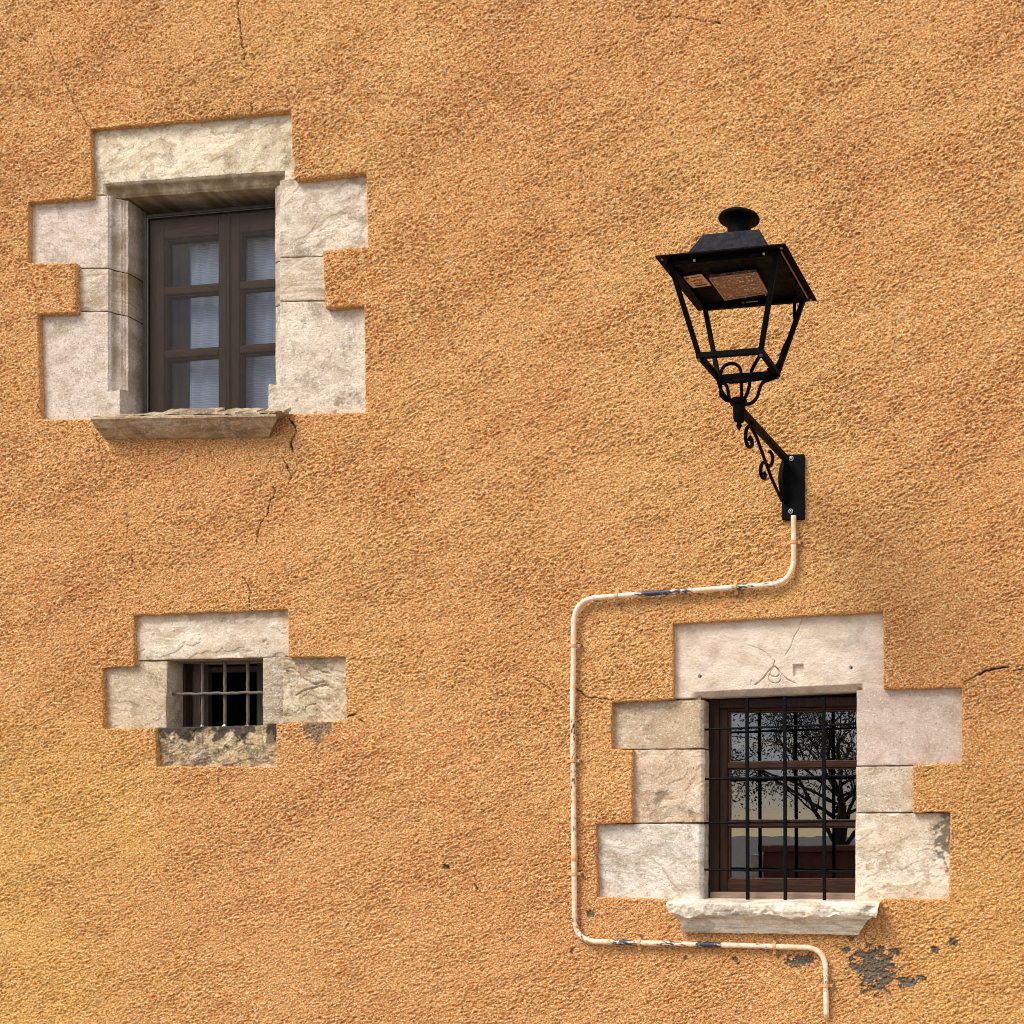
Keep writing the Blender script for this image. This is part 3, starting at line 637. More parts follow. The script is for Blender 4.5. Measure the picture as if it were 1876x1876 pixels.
stone('jamb_stone', winB, [(520, 1204), (645, 1192), (645, 1330), (519, 1326)], S_B[3], 44, curl, 'rough', .8, back=.24)
zg = P(400, 1331, .03).z; zgr = P(280, 1404, .03).z
def mossy(x, z):
    n1 = fbm(x, z, .10, 4, 48, .6); n2 = fbm(x, z, .03, 3, 49)
    xr = P(488, 1360, .03).x
    return sstep(.060, .008, (zg-z)+.13*n1+.05*n2-.006)*.95+.5*sstep(.2, .5, n1+.3*n2)+.7*sstep(xr, xr+.01, x)*sstep(.09, .07, zg-z)
stone('sill', winB, [(276, 1333), (516, 1327), (516, 1415), (276, 1415)], S_B[4], 45, None, 'rough', .9, back=.24, er=.010, grime=mossy, label='yellowish block blackened with moss along its top')
mortar(winB, [(232, 1105, 545, 1206), (170, 1205, 300, 1345), (486, 1195, 650, 1332), (270, 1336, 520, 1418)], .046, .08)
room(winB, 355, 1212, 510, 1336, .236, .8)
for px in (371, 412, 454):
    m = MB(); a = P(px, 1205, .085); b = P(px+.5, 1336, .085)
    pts = [a.lerp(b, i/14)+Vector((.0009*math.sin(i*1.7+px), .001*math.sin(i*2.3), 0)) for i in range(15)]
    m.tube(pts, .0072, 10); m.build('grille_bar', M_IRONG, winB, smooth=True)
m = MB(); a = P(316, 1272, .070); b = P(486, 1268.5, .070)
m.tube([a.lerp(b, i/20)+Vector((0, 0, .0012*math.sin(i*.9)+.0015*math.sin(i*2.1))) for i in range(21)], .0064, 10); m.build('grille_bar', M_IRONG, winB, smooth=True)
for px in (372, 412, 454):
    c = P(px, 1331, .080); m = MB()
    for q in range(5):
        m.lathe((c.x+random.uniform(-.007, .007), .078+random.uniform(-.006, .006), c.z+random.uniform(-.002, .004)), [(.001, -.004), (.0045, -.002), (.004, .003), (.001, .006)], 8)
    m.build('mortar_dab', plain_mat('white_mortar', (.75, .72, .66), .9), winB, smooth=True)

# ------------------------------------------------------------------ lower window with the black grille
S_C = [stone_mat('pinkish_lintel_stone', (.63, .53, .43), (.58, .50, .43), (.50, .35, .20), 61, .8, .4, .0),
       stone_mat('tan_stone', (.46, .36, .25), (.55, .44, .33), (.38, .25, .14), 62, 1, .4, .15),
       stone_mat('rusty_stone', (.55, .42, .31), (.62, .52, .41), (.36, .22, .10), 63, 1, .6, .45),
       stone_mat('white_stone', (.62, .57, .50), (.54, .49, .43), (.42, .33, .22), 64, 1, .35, .15),
       stone_mat('rosy_stone', (.55, .44, .37), (.62, .54, .46), (.50, .36, .30), 65, .8, .5, .0),
       stone_mat('sandy_stone', (.56, .47, .36), (.50, .41, .31), (.40, .29, .18), 66, 1, .3, .0),
       stone_mat('lichened_stone', (.66, .58, .47), (.58, .49, .38), (.50, .34, .16), 67, 1, .5, .35)]
YC = .118
wc = MB()
pbox(wc, 1299, 1280, 1317, 1660, YC-.012, .06); pbox(wc, 1317, 1281, 1620, 1298, YC-.0115, .06, ref=1317)
winC = wc.build('window', M_WOOD_C, house, bevel=.004); winC['label'] = 'brown wooden window behind a black iron grille, with a carved stone lintel'
m = MB(); pbox(m, 1317, 1298, 1333, 1640, YC, .045); m.build('stile', M_WOOD_C, winC, bevel=.006, segs=3)
m = MB(); pbox(m, 1586, 1298, 1606, 1640, YC, .045); m.build('stile', M_WOOD_C, winC, bevel=.006, segs=3)
M_WOOD_CH = wood_mat('varnished_rail', (.022, .009, .005), (.055, .022, .011), .6, 1)
for (y0, y1) in ((1298, 1303), (1397, 1407.5), (1504, 1514.5), (1611, 1634)): m = MB(); pbox(m, 1333, y0, 1586, y1, YC+.002, .042, ref=1333); m.build('glazing_bar', M_WOOD_CH, winC, bevel=.003, segs=3)
m = MB(); xa = P(1333, 1400, YC).x; xb = P(1586, 1400, YC).x
for (y0, y1) in ((1303, 1397), (1407.5, 1504), (1514.5, 1611)):
    za = P(1333, y0, YC).z; zb = P(1333, y1, YC).z; w = .006
    m.box((xa, YC+.010, zb), (xa+w, YC+.028, za)); m.box((xa+w, YC+.0105, zb), (xb, YC+.028, zb+w)); m.box((xa+w, YC+.0105, za-w), (xb, YC+.028, za))
m.build('glazing_bead', wood_mat('bead_wood', (.05, .020, .012), (.10, .04, .022), .4), winC, bevel=.002)
m = MB(); pbox(m, 1330, 1300, 1590, 1614, YC+.026, .004); m.build('pane', M_GLASS_C, winC)
m = MB(); pbox(m, 1300, 1634, 1600, 1652, YC-.025, .07, ref=1300); m.build('weatherboard', wood_mat('paler_brown_wood', (.20, .13, .09), (.30, .21, .15), .8, 1), winC, bevel=.006)  # bottom board in a paler wood colour than the frame
cL = P(1267, 1268, .03); cR = P(1575, 1252.5, .03)
mk = lambda x, y: (lambda p: np.array((p.x, p.z)))(P(x, y, .03))
def zz5(pts): return [mk(1060+X_*.39446, 1100+Y_*.39446) for X_, Y_ in pts]
MARKS = [(zz5([(910, 282), (905, 305), (880, 330), (860, 358), (840, 378), (820, 392)]), .0019), (zz5([(908, 305), (925, 318), (945, 345), (970, 368), (1006, 384)]), .0017),
         (zz5([(912, 305), (892, 328), (888, 345), (900, 354), (922, 354), (934, 340), (925, 318), (912, 305)]), .0017),
         (zz5([(885, 345), (883, 368), (893, 380), (912, 385), (930, 380), (940, 366), (940, 345)]), .0013),
         (zz5([(908, 282), (880, 250), (840, 225), (785, 207)]), .0009), (zz5([(1040, 80), (1025, 130), (1000, 170), (985, 215), (960, 255)]), .0010), (zz5([(803, 370), (800, 392)]), .0011), (zz5([(886, 388), (885, 405)]), .0009)]
sq = [mk(1453, 1217), mk(1472, 1238)]
def carve_lintC(x, z):
    zl = cL.z+(cR.z-cL.z)*(x-cL.x)/(cR.x-cL.x); d = zl-z
    k = sstep(cL.x-.004, cL.x+.03, x+0*z)*sstep(cR.x+.02, cR.x-.0, x)
    c = np.maximum(0, d)*1.25*k
    for pts, w in MARKS: c = c+.0058*(w/.0017)*(1-sstep(.7*w, 1.9*w, seg_d(x, z, pts)))
    s_ = sstep(sq[0][0]-.001, sq[0][0]+.002, x)*sstep(sq[1][0]+.001, sq[1][0]-.002, x)*sstep(sq[1][1]-.001, sq[1][1]+.002, z)*sstep(sq[0][1]+.001, sq[0][1]-.002, z)
    c = c+.014*s_
    for hx, hy in ((1282, 1239), (1559, 1223)):
        q = mk(hx, hy); c = c+.018*(1-sstep(.0045, .0075, np.hypot(x-q[0], z-q[1])))
    return c
def rust(x, z):
    q = mk(1282, 1239); r = np.hypot(x-q[0], z-q[1])+.004*perlin(x/.01, z/.01, 3)
    o = .8*(1-sstep(.008, .015, r))
    for pts, w in MARKS: o = np.maximum(o, .85*(1-sstep(.6*w, 2.2*w, seg_d(x, z, pts))))
    return o
S_C0 = stone_mat('pinkish_lintel_stone', (.66, .56, .46), (.60, .52, .46), (.52, .37, .22), 61, .35, .35, .05, grime=(.24, .13, .06))
stone('lintel', winC, [(1224, 1130), (1632, 1108), (1632, 1263), (1224, 1281)], S_C0, 71, carve_lintC, 'pitted', .45, res=.0024, back=.30, label='pale lintel carved with a compass mark and pierced by a square hole')
def ch_l(a):
    xa_ = P(a, 1400, .03).x
    return lambda x, z: np.maximum(0, x-xa_+.014)*.9
def ch_r(a):
    xa_ = P(a, 1400, .03).x
    return lambda x, z: np.maximum(0, xa_+.005-x)*.8
stone('jamb_stone', winC, [(1110, 1284), (1289, 1282), (1289, 1371), (1110, 1374)], S_C[1], 72, ch_l(1289), 'pitted', .8, back=.30)
stone('jamb_stone', winC, [(1148, 1373), (1290, 1372.5), (1290, 1507), (1148, 1508)], S_C[2], 73, ch_l(1290), 'cleft', .7, back=.30)
stone('jamb_stone', winC, [(1082, 1509), (1289, 1508.5), (1288, 1658), (1082, 1656)], S_C[3], 74, ch_l(1287), 'cleft', .55, back=.30, er=.009)
stone('jamb_stone', winC, [(1568.5, 1264), (1775, 1250), (1775, 1402), (1568.5, 1403)], S_C[4], 75, ch_r(1568.5), 'smooth', back=.30)
stone('jamb_stone', winC, [(1568, 1404), (1684, 1403), (1684, 1488), (1568, 1489)], S_C[5], 76, ch_r(1568), 'pitted', .7, back=.30)
def lichen(x, z):
    q = mk(1733, 1530); return .8*sstep(.5, .85, 1.25-np.hypot((x-q[0])/.07, (z-q[1])/.16)+.8*fbm(x, z, .03, 4, 88, .7))
S_C6 = stone_mat('lichened_stone', (.66, .58, .47), (.58, .49, .38), (.50, .34, .16), 67, 1, .5, .2, grime=(.10, .075, .05))
stone('jamb_stone', winC, [(1567, 1490), (1755, 1488), (1755, 1658), (1565, 1658)], S_C6, 77, ch_r(1566.5), 'cleft', .65, back=.30, grime=lichen, er=.008)
mortar(winC, [(1222, 1110, 1632, 1258), (1085, 1270, 1284, 1655), (1573, 1255, 1770, 1655)], .046, .08)
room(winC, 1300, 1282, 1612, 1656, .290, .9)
zt = P(1220, 1653, -.09).z; zlb = P(1220, 1679, -.088).z; zb = P(1253, 1707.5, 0).z
xl0, xr0 = P(1219.5, 1655, -.09).x, P(1609, 1655, -.09).x; xl1, xr1 = P(1242, 1684, -.055).x, P(1589, 1684, -.055).x; xl2, xr2 = P(1253, 1707, -.004).x, P(1574, 1707, -.004).x
pr = [(.30, zt+.012, xl0, xr0), (0, zt+.006, xl0, xr0), (-.080, zt+.002, xl0, xr0), (-.090, zt-.006, xl0, xr0), (-.092, zt-.03, xl0+.004, xr0-.004), (-.086, zlb+.004, xl0+.012, xr0-.010), (-.074, zlb-.003, xl0+.03, xr0-.03),
      (-.056, zlb-.010, xl1, xr1), (-.044, zlb-.026, xl1+.008, xr1-.012), (-.030, zb+.018, xl2-.004, xr2+.006), (-.020, zb, xl2, xr2), (.03, zb, xl2, xr2)]
def liproll(x, y, z):
    k = sstep(-.062, -.08, y); e = fbm(x, x*0, .11, 4, 91, .6)
    lowk = sstep(zt-.015, zlb, z)
    return k*(.010*np.maximum(0, fbm(x, z, .06, 3, 92))*2), k*lowk*(.016*e+.004)
sill('sill', winC, stone_mat('pale_sill_stone', (.74, .68, .58), (.66, .58, .48), (.48, .36, .22), 68, .8, .35, .2, strata=2), pr, None, 280, 93, .0035, liproll, label='pale stone sill with a worn, rounded front lip')
for (px, pt) in ((1368.5, 0), (1437.5, 3), (1509, 0)):
    m = MB(); top = P(px, 1278, .040); bot = P(px+1.5, 1655, .036); w = .0078
    pts = [top.lerp(bot, i/10) for i in range(11)]; m.tube(pts, w*1.25, 4, flat=(1, -1, 0) if False else (0, 1, 0)); 
    m.build('grille_bar', M_GRILL, winC, bevel=.002)
for (ya, yb) in ((1336.5, 1326), (1427.5, 1421), (1508, 1504), (1593, 1597)):
    m = MB(); a = P(1290, ya, .050); b = P(1574, yb, .050)
    m.tube([a.lerp(b, i/16)+Vector((0, 0, .0007*math.sin(i*1.9+ya))) for i in range(17)], .0050, 8)
    for px in (1369.5, 1438.5, 1510):
        t = (px-1290)/(1574-1290); c = a.lerp(b, t); m.tube([c-Vector((.013, 0, 0)), c-Vector((.008, 0, 0)), c+Vector((.008, 0, 0)), c+Vector((.013, 0, 0))], [.0048, .0070, .0070, .0048], 8)
    m.build('grille_bar', M_GRILL, winC, smooth=True)

# ------------------------------------------------------------------ conduit
cond = thing('conduit', 'thin peeling peach painted pipe bending round the lower window up to the lamp', 'pipe', P(1513.6, 1855, -.02))
YP = -.020
def corner(p0, p1, p2, r, n=10):
    a = (p0-p1).normalized(); b = (p2-p1).normalized(); return [((p1+a*r).lerp(p1, t)).lerp(p1.lerp(p1+b*r, t), t) for t in [i/n for i in range(n+1)]]
KP = [P(1454, 945, YP), P(1454.5, 1068, YP), P(1051.5, 1098, YP), P(1049, 1300, YP), P(1053, 1724, YP), P(1511.5, 1736.5, YP), P(1514, 1856, YP)]
path = [KP[0]]
for i, r in ((1, .10), (2, .105), (3, .05), (4, .095), (5, .085)): path += corner(KP[i-1], KP[i], KP[i+1], r)
path += [KP[-1], P(1514, 1861, -.008), P(1514, 1863, .01)]; fine = []
for a, b in zip(path[:-1], path[1:]):
    k = max(1, int((b-a).length/.02))
    for j in range(k): fine.append(a.lerp(b, j/k))
fine.append(path[-1]); fine = [p+Vector((.0012*mnoise.noise(p*5), 0, .0012*mnoise.noise(p*5+Vector((9, 0, 0))))) for p in fine]
m, nt, b = new_mat('peeling_conduit_paint'); n = N(nt)
pe = n.noise(n.mapping(scale=(1, 1, 1), loc=(4.3, 0, 2.2)), 13, 6, .72, .3); cl = n.noise(n.mapping(loc=(1, 2, 3)), 3.0, 3, .6)
c = n.mix(n.ramp(cl, [(.42, 0.0), (.58, 1.0)]), (.86, .66, .50), (.82, .48, .24))
c = n.mix(n.math('MULTIPLY', n.attr('orange'), .8), c, (.80, .42, .17))
c = n.mix(n.ramp(n.noise(n.mapping(loc=(7, 2, 1)), 60, 4, .7), [(.42, 0.0), (.6, .7)]), c, (.90, .80, .70))
c = n.mix(n.attr('peel'), c, (.02, .03, .05))
n.lk(c, b.inputs['Base Color']); b.inputs['Roughness'].default_value = .55; n.bump(pe, .002, b, .5)
tb = MB(); tb.tube(fine, .0108, 16)
po = mesh_obj('pipe', tb.v, tb.f, m, None, True)
po.data.set_sharp_from_angle(angle=math.radians(50))
vc = np.array(tb.v); a = np.arange(len(vc)) % 16
# densify peel along the pipe: a finer mesh carries the flakes
tb2 = MB(); f2 = []
for p, q in zip(fine[:-1], fine[1:]):
    for j in range(5): f2.append(p.lerp(q, j/5))
f2.append(fine[-1]); tb2.tube(f2, .0108, 20); bpy.data.objects.remove(po)
vc = np.array(tb2.v); s = np.repeat(np.arange(len(f2)), 20)*.004; ang = (np.arange(len(vc)) % 20)*.0034
pl = perlin(s/.16, s*0, 101)+.55*perlin(s/.022, ang/.007, 102)+.25*perlin(s/.008, ang/.004, 103)
zone = np.zeros(len(vc))
for (qx, qy, rad, st) in ((1180, 1088, .12, .42), (1350, 1077, .05, .2), (1255, 1082, .05, .25), (1450, 1050, .08, .15), (1050, 1240, .08, .10), (1052, 1470, .06, .12), (1140, 1728, .08, .3), (1230, 1730, .05, .32), (1300, 1731, .05, .28), (1514, 1820, .04, .1)):
    q = P(qx, qy, YP); zone = np.maximum(zone, st*np.exp(-((vc[:, 0]-q.x)**2+(vc[:, 2]-q.z)**2)/rad**2))
peel = sstep(.30, .36, pl*.8+zone)
po = mesh_obj('pipe', tb2.v, tb2.f, m, None, True, {'peel': peel, 'orange': np.clip(sstep(P(1052, 1560, YP).z, P(1052, 1640, YP).z, vc[:, 2])*(.6+1.5*perlin(s/.09, s*0, 105))+.35*sstep(-.1, .3, perlin(s/.12, s*0, 106)), 0, 1)}); attach(po, cond)
M_CLIP = metal_mat('painted_clip', (.62, .30, .10), .6, .3, (.78, .48, .24))
for (px, py, vert) in ((1454, 993, 1), (1345, 1077, 0), (1134, 1091, 0), (1049, 1187, 1), (1050.5, 1391, 1), (1052, 1597, 1), (1168, 1729, 0), (1421, 1733.5, 0), (1515, 1806, 1)):
    c = P(px, py, YP); d = min(fine, key=lambda q: (q-c).length); i = fine.index(d); ax = (fine[min(i+1, len(fine)-1)]-fine[max(i-1, 0)]).normalized(); c = d
    per = ax.cross(Vector((0, 1, 0))).normalized(); mb = MB(); w = .0062
    rp = []
    for k in range(13):
        th = math.pi*k/12; rp.append(c+per*math.cos(th)*.0140+Vector((0, -1, 0))*math.sin(th)*.0140)
    e0 = c+per*.030; e1 = c-per*.030; prf = [Vector((e0.x, -.015, e0.z)), Vector((rp[0].x, -.016, rp[0].z))]+rp+[Vector((rp[-1].x, -.016, rp[-1].z)), Vector((e1.x, -.015, e1.z))]
    if vert: prf = prf if px not in (1454, 1515) else prf
    vt = []; ff = []
    for p in prf: vt += [p-ax*w, p+ax*w, p+ax*w+Vector((0, .0035, 0)), p-ax*w+Vector((0, .0035, 0))]
    for k in range(len(prf)-1):
        for q in range(4): ff.append((k*4+q, k*4+(q+1) % 4, (k+1)*4+(q+1) % 4, (k+1)*4+q))
    mb.add(vt, ff); o = mb.build('clip', M_CLIP, cond)
    sm_ = MB(); sm_.tube([Vector((e0.x, -.002, e0.z)), Vector((e0.x, -.022, e0.z))], .0045, 8); so = sm_.build('screw', M_IRONG, None); so.parent = o
mb = MB(); c0 = P(1052, 1563, YP); c1 = P(1052.5, 1578, YP); mb.tube([c0, c0.lerp(c1, .1), c0.lerp(c1, .9), c1], [.0112, .0135, .0135, .0112], 16); mb.build('coupling', M_CLIP, cond, smooth=True)

# ------------------------------------------------------------------ street lantern on its bracket
ZC = 4.35; K = ZC/.00099
axp = EYE+FWD*ZC+RGT*((1354-CXP)/F*ZC); AX, AY = axp.x, axp.y
lamp = thing('wall_lantern', 'black square lantern on a scrolled wall bracket beside the pipe', 'wall lamp', (AX, AY, 0))
LR = Matrix.Translation((AX, AY, 0))@Matrix.Rotation(math.radians(-2), 4, 'Z')
zB = EYE.z+K/F; S = .0001004*K; zR = EYE.z+.846*K/F; S2 = .485*S
hs = S/2
def frus(m, h0, z0, h1, z1, caps=(True, True)):
    v = [LR@Vector(p) for p in ((-h0, -h0, z0), (h0, -h0, z0), (h0, h0, z0), (-h0, h0, z0), (-h1, -h1, z1), (h1, -h1, z1), (h1, h1, z1), (-h1, h1, z1))]
    f = [(0, 1, 5, 4), (1, 2, 6, 5), (2, 3, 7, 6), (3, 0, 4, 7)]
    if caps[0]: f.append((0, 3, 2, 1))
    if caps[1]: f.append((4, 5, 6, 7))
    m.add(v, f)
def lp(x, y, z): return LR@Vector((x, y, z))
m = MB(); frus(m, hs, zB, hs, zB+.006); m.build('brim', M_LAMP, lamp, bevel=.001)
m = MB(); frus(m, .158, zB+.006, .098, zB+.120); m.build('roof', M_ROOF_L, lamp, bevel=.003)
zt_ = zB+.120
m = MB(); m.lathe((AX, AY, 0), [(.060, zt_), (.058, zt_+.006), (.044, zt_+.022), (.040, zt_+.030), (.040, zt_+.075), (.046, zt_+.080), (.070, zt_+.084), (.071, zt_+.089), (.066, zt_+.097), (.045, zt_+.108), (.004, zt_+.116)], 40)
m.build('chimney_cap', M_LAMP, lamp, smooth=True, auto=True)
ht = .414*S
# inner frame under the brim and the ceiling plate with its skirts
m = MB()
for sx, sy in ((0, -1), (0, 1), (-1, 0), (1, 0)):
    if sx == 0: m.box((-ht-.008, sy*ht-.008, zB-.016), (ht+.008, sy*ht+.008, zB-.0005), LR)
    else: m.box((sx*ht-.008, -ht+.008, zB-.0155), (sx*ht+.008, ht-.008, zB-.0005), LR)
m.build('top_frame', M_LAMP, lamp, bevel=.0015)
for sx, sy in ((-1, -1), (1, -1), (1, 1), (-1, 1)):
    m = MB(); a = lp(sx*ht, sy*ht, zB-.004); b = lp(sx*S2/2, sy*S2/2, zR)
    m.tube([a, b], .0115, 4, flat=LR.to_3x3()@Vector((0, 1, 0))); m.build('corner_post', M_LAMP, lamp, bevel=.002)
m = MB(); h2 = S2/2
for sx, sy in ((0, -1), (0, 1), (-1, 0), (1, 0)):
    if sx == 0: m.box((-h2-.009, sy*h2-.009, zR-.010), (h2+.009, sy*h2+.009, zR+.009), LR)
    else: m.box((sx*h2-.009, -h2+.009, zR-.0095), (sx*h2+.009, h2-.009, zR+.0085), LR)
m.build('bottom_frame', M_LAMP, lamp, bevel=.0015)
zS = EYE.z+(CYP-722)/F*ZC
for sx, sy in ((-1, -1), (1, -1), (1, 1), (-1, 1)):
    pts = []
    ctrl = [(h2*.98, zR-.012), (h2*.80, zR-.026), (h2*.60, zR-.042), (h2*.52, zR-.070), (h2*.47, zR-.098), (h2*.33, zR-.122), (h2*.18, zR-.130), (.012, zR-.131)]
    for i in range(len(ctrl)-1):
        for t in (0, .33, .66): pts.append(lp(sx*(ctrl[i][0]*(1-t)+ctrl[i+1][0]*t), sy*(ctrl[i][0]*(1-t)+ctrl[i+1][0]*t), ctrl[i][1]*(1-t)+ctrl[i+1][1]*t))
    pts.append(lp(sx*.012, sy*.012, zR-.131)); sm2 = [pts[0]]+[(pts[i-1]+pts[i]*2+pts[i+1])/4 for i in range(1, len(pts)-1)]+[pts[-1]]
    m = MB(); m.tube(sm2, .0062, 8); m.build('cradle_rod', M_LAMP, lamp, smooth=True)
    m = MB(); c = lp(sx*h2, sy*h2, 0); m.lathe((c.x, c.y, 0), [(.002, zR-.020), (.006, zR-.017), (.006, zR-.009)], 10); m.build('bolt', metal_mat('rusty_bolt', (.10, .05, .03), .6), lamp, smooth=True)
arch = []
for i in range(19):
    th = math.pi*i/18; arch.append(lp(-.036*math.cos(th)-.030+.010, -.030, zR-.040+.036*math.sin(th)))
arch = [lp(-.056, -.030, zR-.112), lp(-.056, -.030, zR-.08)]+arch+[lp(.016, -.026, zR-.08), lp(.014, -.012, zR-.128)]
arch = [lp(-.012, -.012, zR-.131), lp(-.040, -.026, zR-.126)]+arch
m = MB(); m.tube(arch, .0058, 8); m.build('hoop', M_LAMP, lamp, smooth=True)
m = MB(); m.tube([lp(-h2*.9, h2*.9, zR-.012), lp(-h2*.5, h2*.7, zR-.030), lp(0, h2*.6, zR-.034), lp(h2*.5, h2*.7, zR-.026), lp(h2*.95, h2*.95, zR-.012)], .0056, 8); m.build('hoop', M_LAMP, lamp, smooth=True)
dz = zR-.131
m = MB(); m.lathe((AX, AY, 0), [(.026, dz+.014), (.028, dz+.004), (.027, dz-.004), (.021, dz-.010), (.020, dz-.052), (.017, dz-.062), (.008, dz-.066), (.008, dz-.072), (.011, dz-.076), (.006, dz-.086), (.001, dz-.094)][::-1], 28); m.build('socket', M_LAMP, lamp, smooth=True, auto=True)
# bracket in the upright plane through the lamp axis and the wall plate
W0 = P(1447, 900, -.03); hd = Vector((W0.x-AX, W0.y-AY, 0)).normalized(); pn = Vector((-hd.y, hd.x, 0)); pp = Vector((AX, AY, 0))
def PB(px, py):
    d = ray(px, py); t = (pp-EYE).dot(pn)/d.dot(pn); return EYE+d*t
za = EYE.z+(CYP-748)/F*ZC; start = Vector((AX, AY, za))+hd*.012; end = P(1441, 842, -.035)
m = MB(); m.tube([start, end], .0165, 4, flat=(0, 0, 1)); m.build('arm', M_LAMP, lamp, bevel=.003)
def smoothp(pts, n=6):
    out = []
    for i in range(len(pts)-1):
        p0 = pts[max(i-1, 0)]; p1 = pts[i]; p2 = pts[i+1]; p3 = pts[min(i+2, len(pts)-1)]
        for j in range(n):
            t = j/n; out.append(.5*((2*p1)+(p2-p0)*t+(2*p0-5*p1+4*p2-p3)*t*t+(3*p1-p0-3*p2+p3)*t**3))
    out.append(pts[-1]); return out
def z3(X_, Y_): return PB(1260+X_*.2026, 620+Y_*.2026)
m = MB(); m.tube([z3(568, 792), z3(625, 900), z3(690, 1080), z3(760, 1270), z3(850, 1465)], .0062, 8); m.build('brace', M_LAMP, lamp, smooth=True)
for pts in ([(596, 815), (570, 792), (540, 805), (526, 850), (524, 910), (538, 965), (562, 982), (580, 965), (580, 925), (565, 895), (556, 915)],
            [(742, 1022), (765, 1060), (765, 1115), (748, 1150), (725, 1150), (703, 1125), (680, 1125), (662, 1160), (660, 1215), (675, 1258), (695, 1262), (700, 1235), (690, 1215)]):
    m = MB(); m.tube(smoothp([z3(*p) for p in pts]), .0068, 8); m.build('scroll', M_LAMP, lamp, smooth=True)
a = P(1432.5, 834, -.012); b = P(1473.5, 951, -.012)
m = MB(); m.box((a.x, -.016, b.z), (b.x, -.001+.012, a.z)); pl_ = m.build('wall_plate', M_BLACK, lamp, bevel=.002)
ctrs = P(1437, 883, -.03)
m = MB(); vt = []; ff = []; kk = 16
for i in range(kk+1):
    t = i/kk; py = 842+(922-842)*t; w = math.sin(math.pi*min(1, t*1.0))**.6; base_ = PB(1441, py)
    z_ = P(1440, py, -.02).z
    xx = P(1440, 880, -.016).x
    for dx in (-.009, .009):
        vt += [Vector((xx+dx, -.016, z_)), Vector((xx+dx-.012*w, -.020-.050*w, z_))]
for i in range(kk):
    o0 = i*4; o1 = o0+4
    ff += [(o0, o0+1, o1+1, o1), (o0+2, o1+2, o1+3, o0+3), (o0+1, o0+3, o1+3, o1+1)]
ff += [(0, 2, 3, 1), (kk*4, kk*4+1, kk*4+3, kk*4+2)]
m.add(vt, ff); m.build('plate_web', M_BLACK, lamp, bevel=.002)
for (px, py) in ((1449.5, 840), (1448.5, 936.5)):
    c = P(px, py, -.018); m = MB(); ring = [c+Vector((math.cos(t*math.pi/8)*.0085, 0, math.sin(t*math.pi/8)*.0085)) for t in range(17)]
    m.tube(ring, .0016, 6, cap=False); m.tube([c+Vector((0, .004, 0)), c+Vector((0, -.004, 0))], .0042, 6)
    so = m.build('screw', M_STEEL, None, smooth=True); so.parent = pl_
# cable down the rear post
m = MB(); cb = [lp(ht-.030, ht-.01, zB-.01), lp(ht-.032, ht-.01, zB-.06), lp(ht-.028, ht-.014, zB-.10), lp(ht-.040, ht-.03, zB-.14), lp(h2+.02, h2+.01, zB-.20), lp(h2+.002, h2-.004, zR+.03), lp(h2-.03, h2-.02, zR+.008)]
m.tube(smoothp(cb), .0062, 8); m.build('cable', M_BLACK, lamp, smooth=True)
# LED tray, label and lettering on the underside of the roof
zT = zB-.012
def flat_quad(name, q, z, t, mat, parent=lamp):
    pts = [PZ(px, py, z) for px, py in q]; m = MB(); m.add(pts+[p+Vector((0, 0, t)) for p in pts], [(0, 1, 2, 3), (7, 6, 5, 4), (0, 4, 5, 1), (1, 5, 6, 2), (2, 6, 7, 3), (3, 7, 4, 0)])
    return m.build(name, mat, parent), pts
mt, nt, b = new_mat('led_lens_plate'); n = N(nt)
vo = nt.nodes.new('ShaderNodeTexVoronoi'); vo.inputs['Scale'].default_value = 85; n.lk(n.mapping(), vo.inputs[0])
n.lk(n.mix(n.ramp(vo.outputs[0], [(.1, 0.0), (.5, 1.0)]), (.62, .36, .24), (.20, .10, .06)), b.inputs['Base Color']); b.inputs['Roughness'].default_value = .45; n.bump(vo.outputs[0], .003, b, 1)
tray, tq = flat_quad('led_panel', [(1299.5, 509), (1385, 498.5), (1406.5, 536), (1328, 549)], zT, .010, mt)
mf = MB()
q = tq
for i in (0, 1, 2, 3): mf.tube([q[i]-Vector((0, 0, .001)), q[(i+1) % 4]-Vector((0, 0, .001))], .0022, 6)
fo = mf.build('rim', metal_mat('bronze_rim', (.40, .24, .16), .35, .5), None); fo.parent = tray
M_LENS = plain_mat('lens', (.95, .80, .55), .3)
for r in range(4):
    for c_ in range(2):
        for e in (-.0035, .0035):
            u = .60+.20*c_; v = .12+.19*r; p = q[0].lerp(q[1], u).lerp(q[3].lerp(q[2], u), v)+Vector((e*1.3, 0, -.001)); ld = MB(); ld.lathe(p, [(.0005, -.0030), (.0038, -.0016), (.0046, .001)], 8); lo = ld.build('lens', M_LENS, None, smooth=True); lo.parent = tray
lab, lq = flat_quad('sticker', [(1249.5, 508), (1285, 502), (1303, 523), (1270, 527.5)], zT+.006, .001, plain_mat('paper_sticker', (.78, .47, .26), .8, (.66, .36, .18), 60))
M_INK = plain_mat('black_ink', (.012, .010, .010), .8)
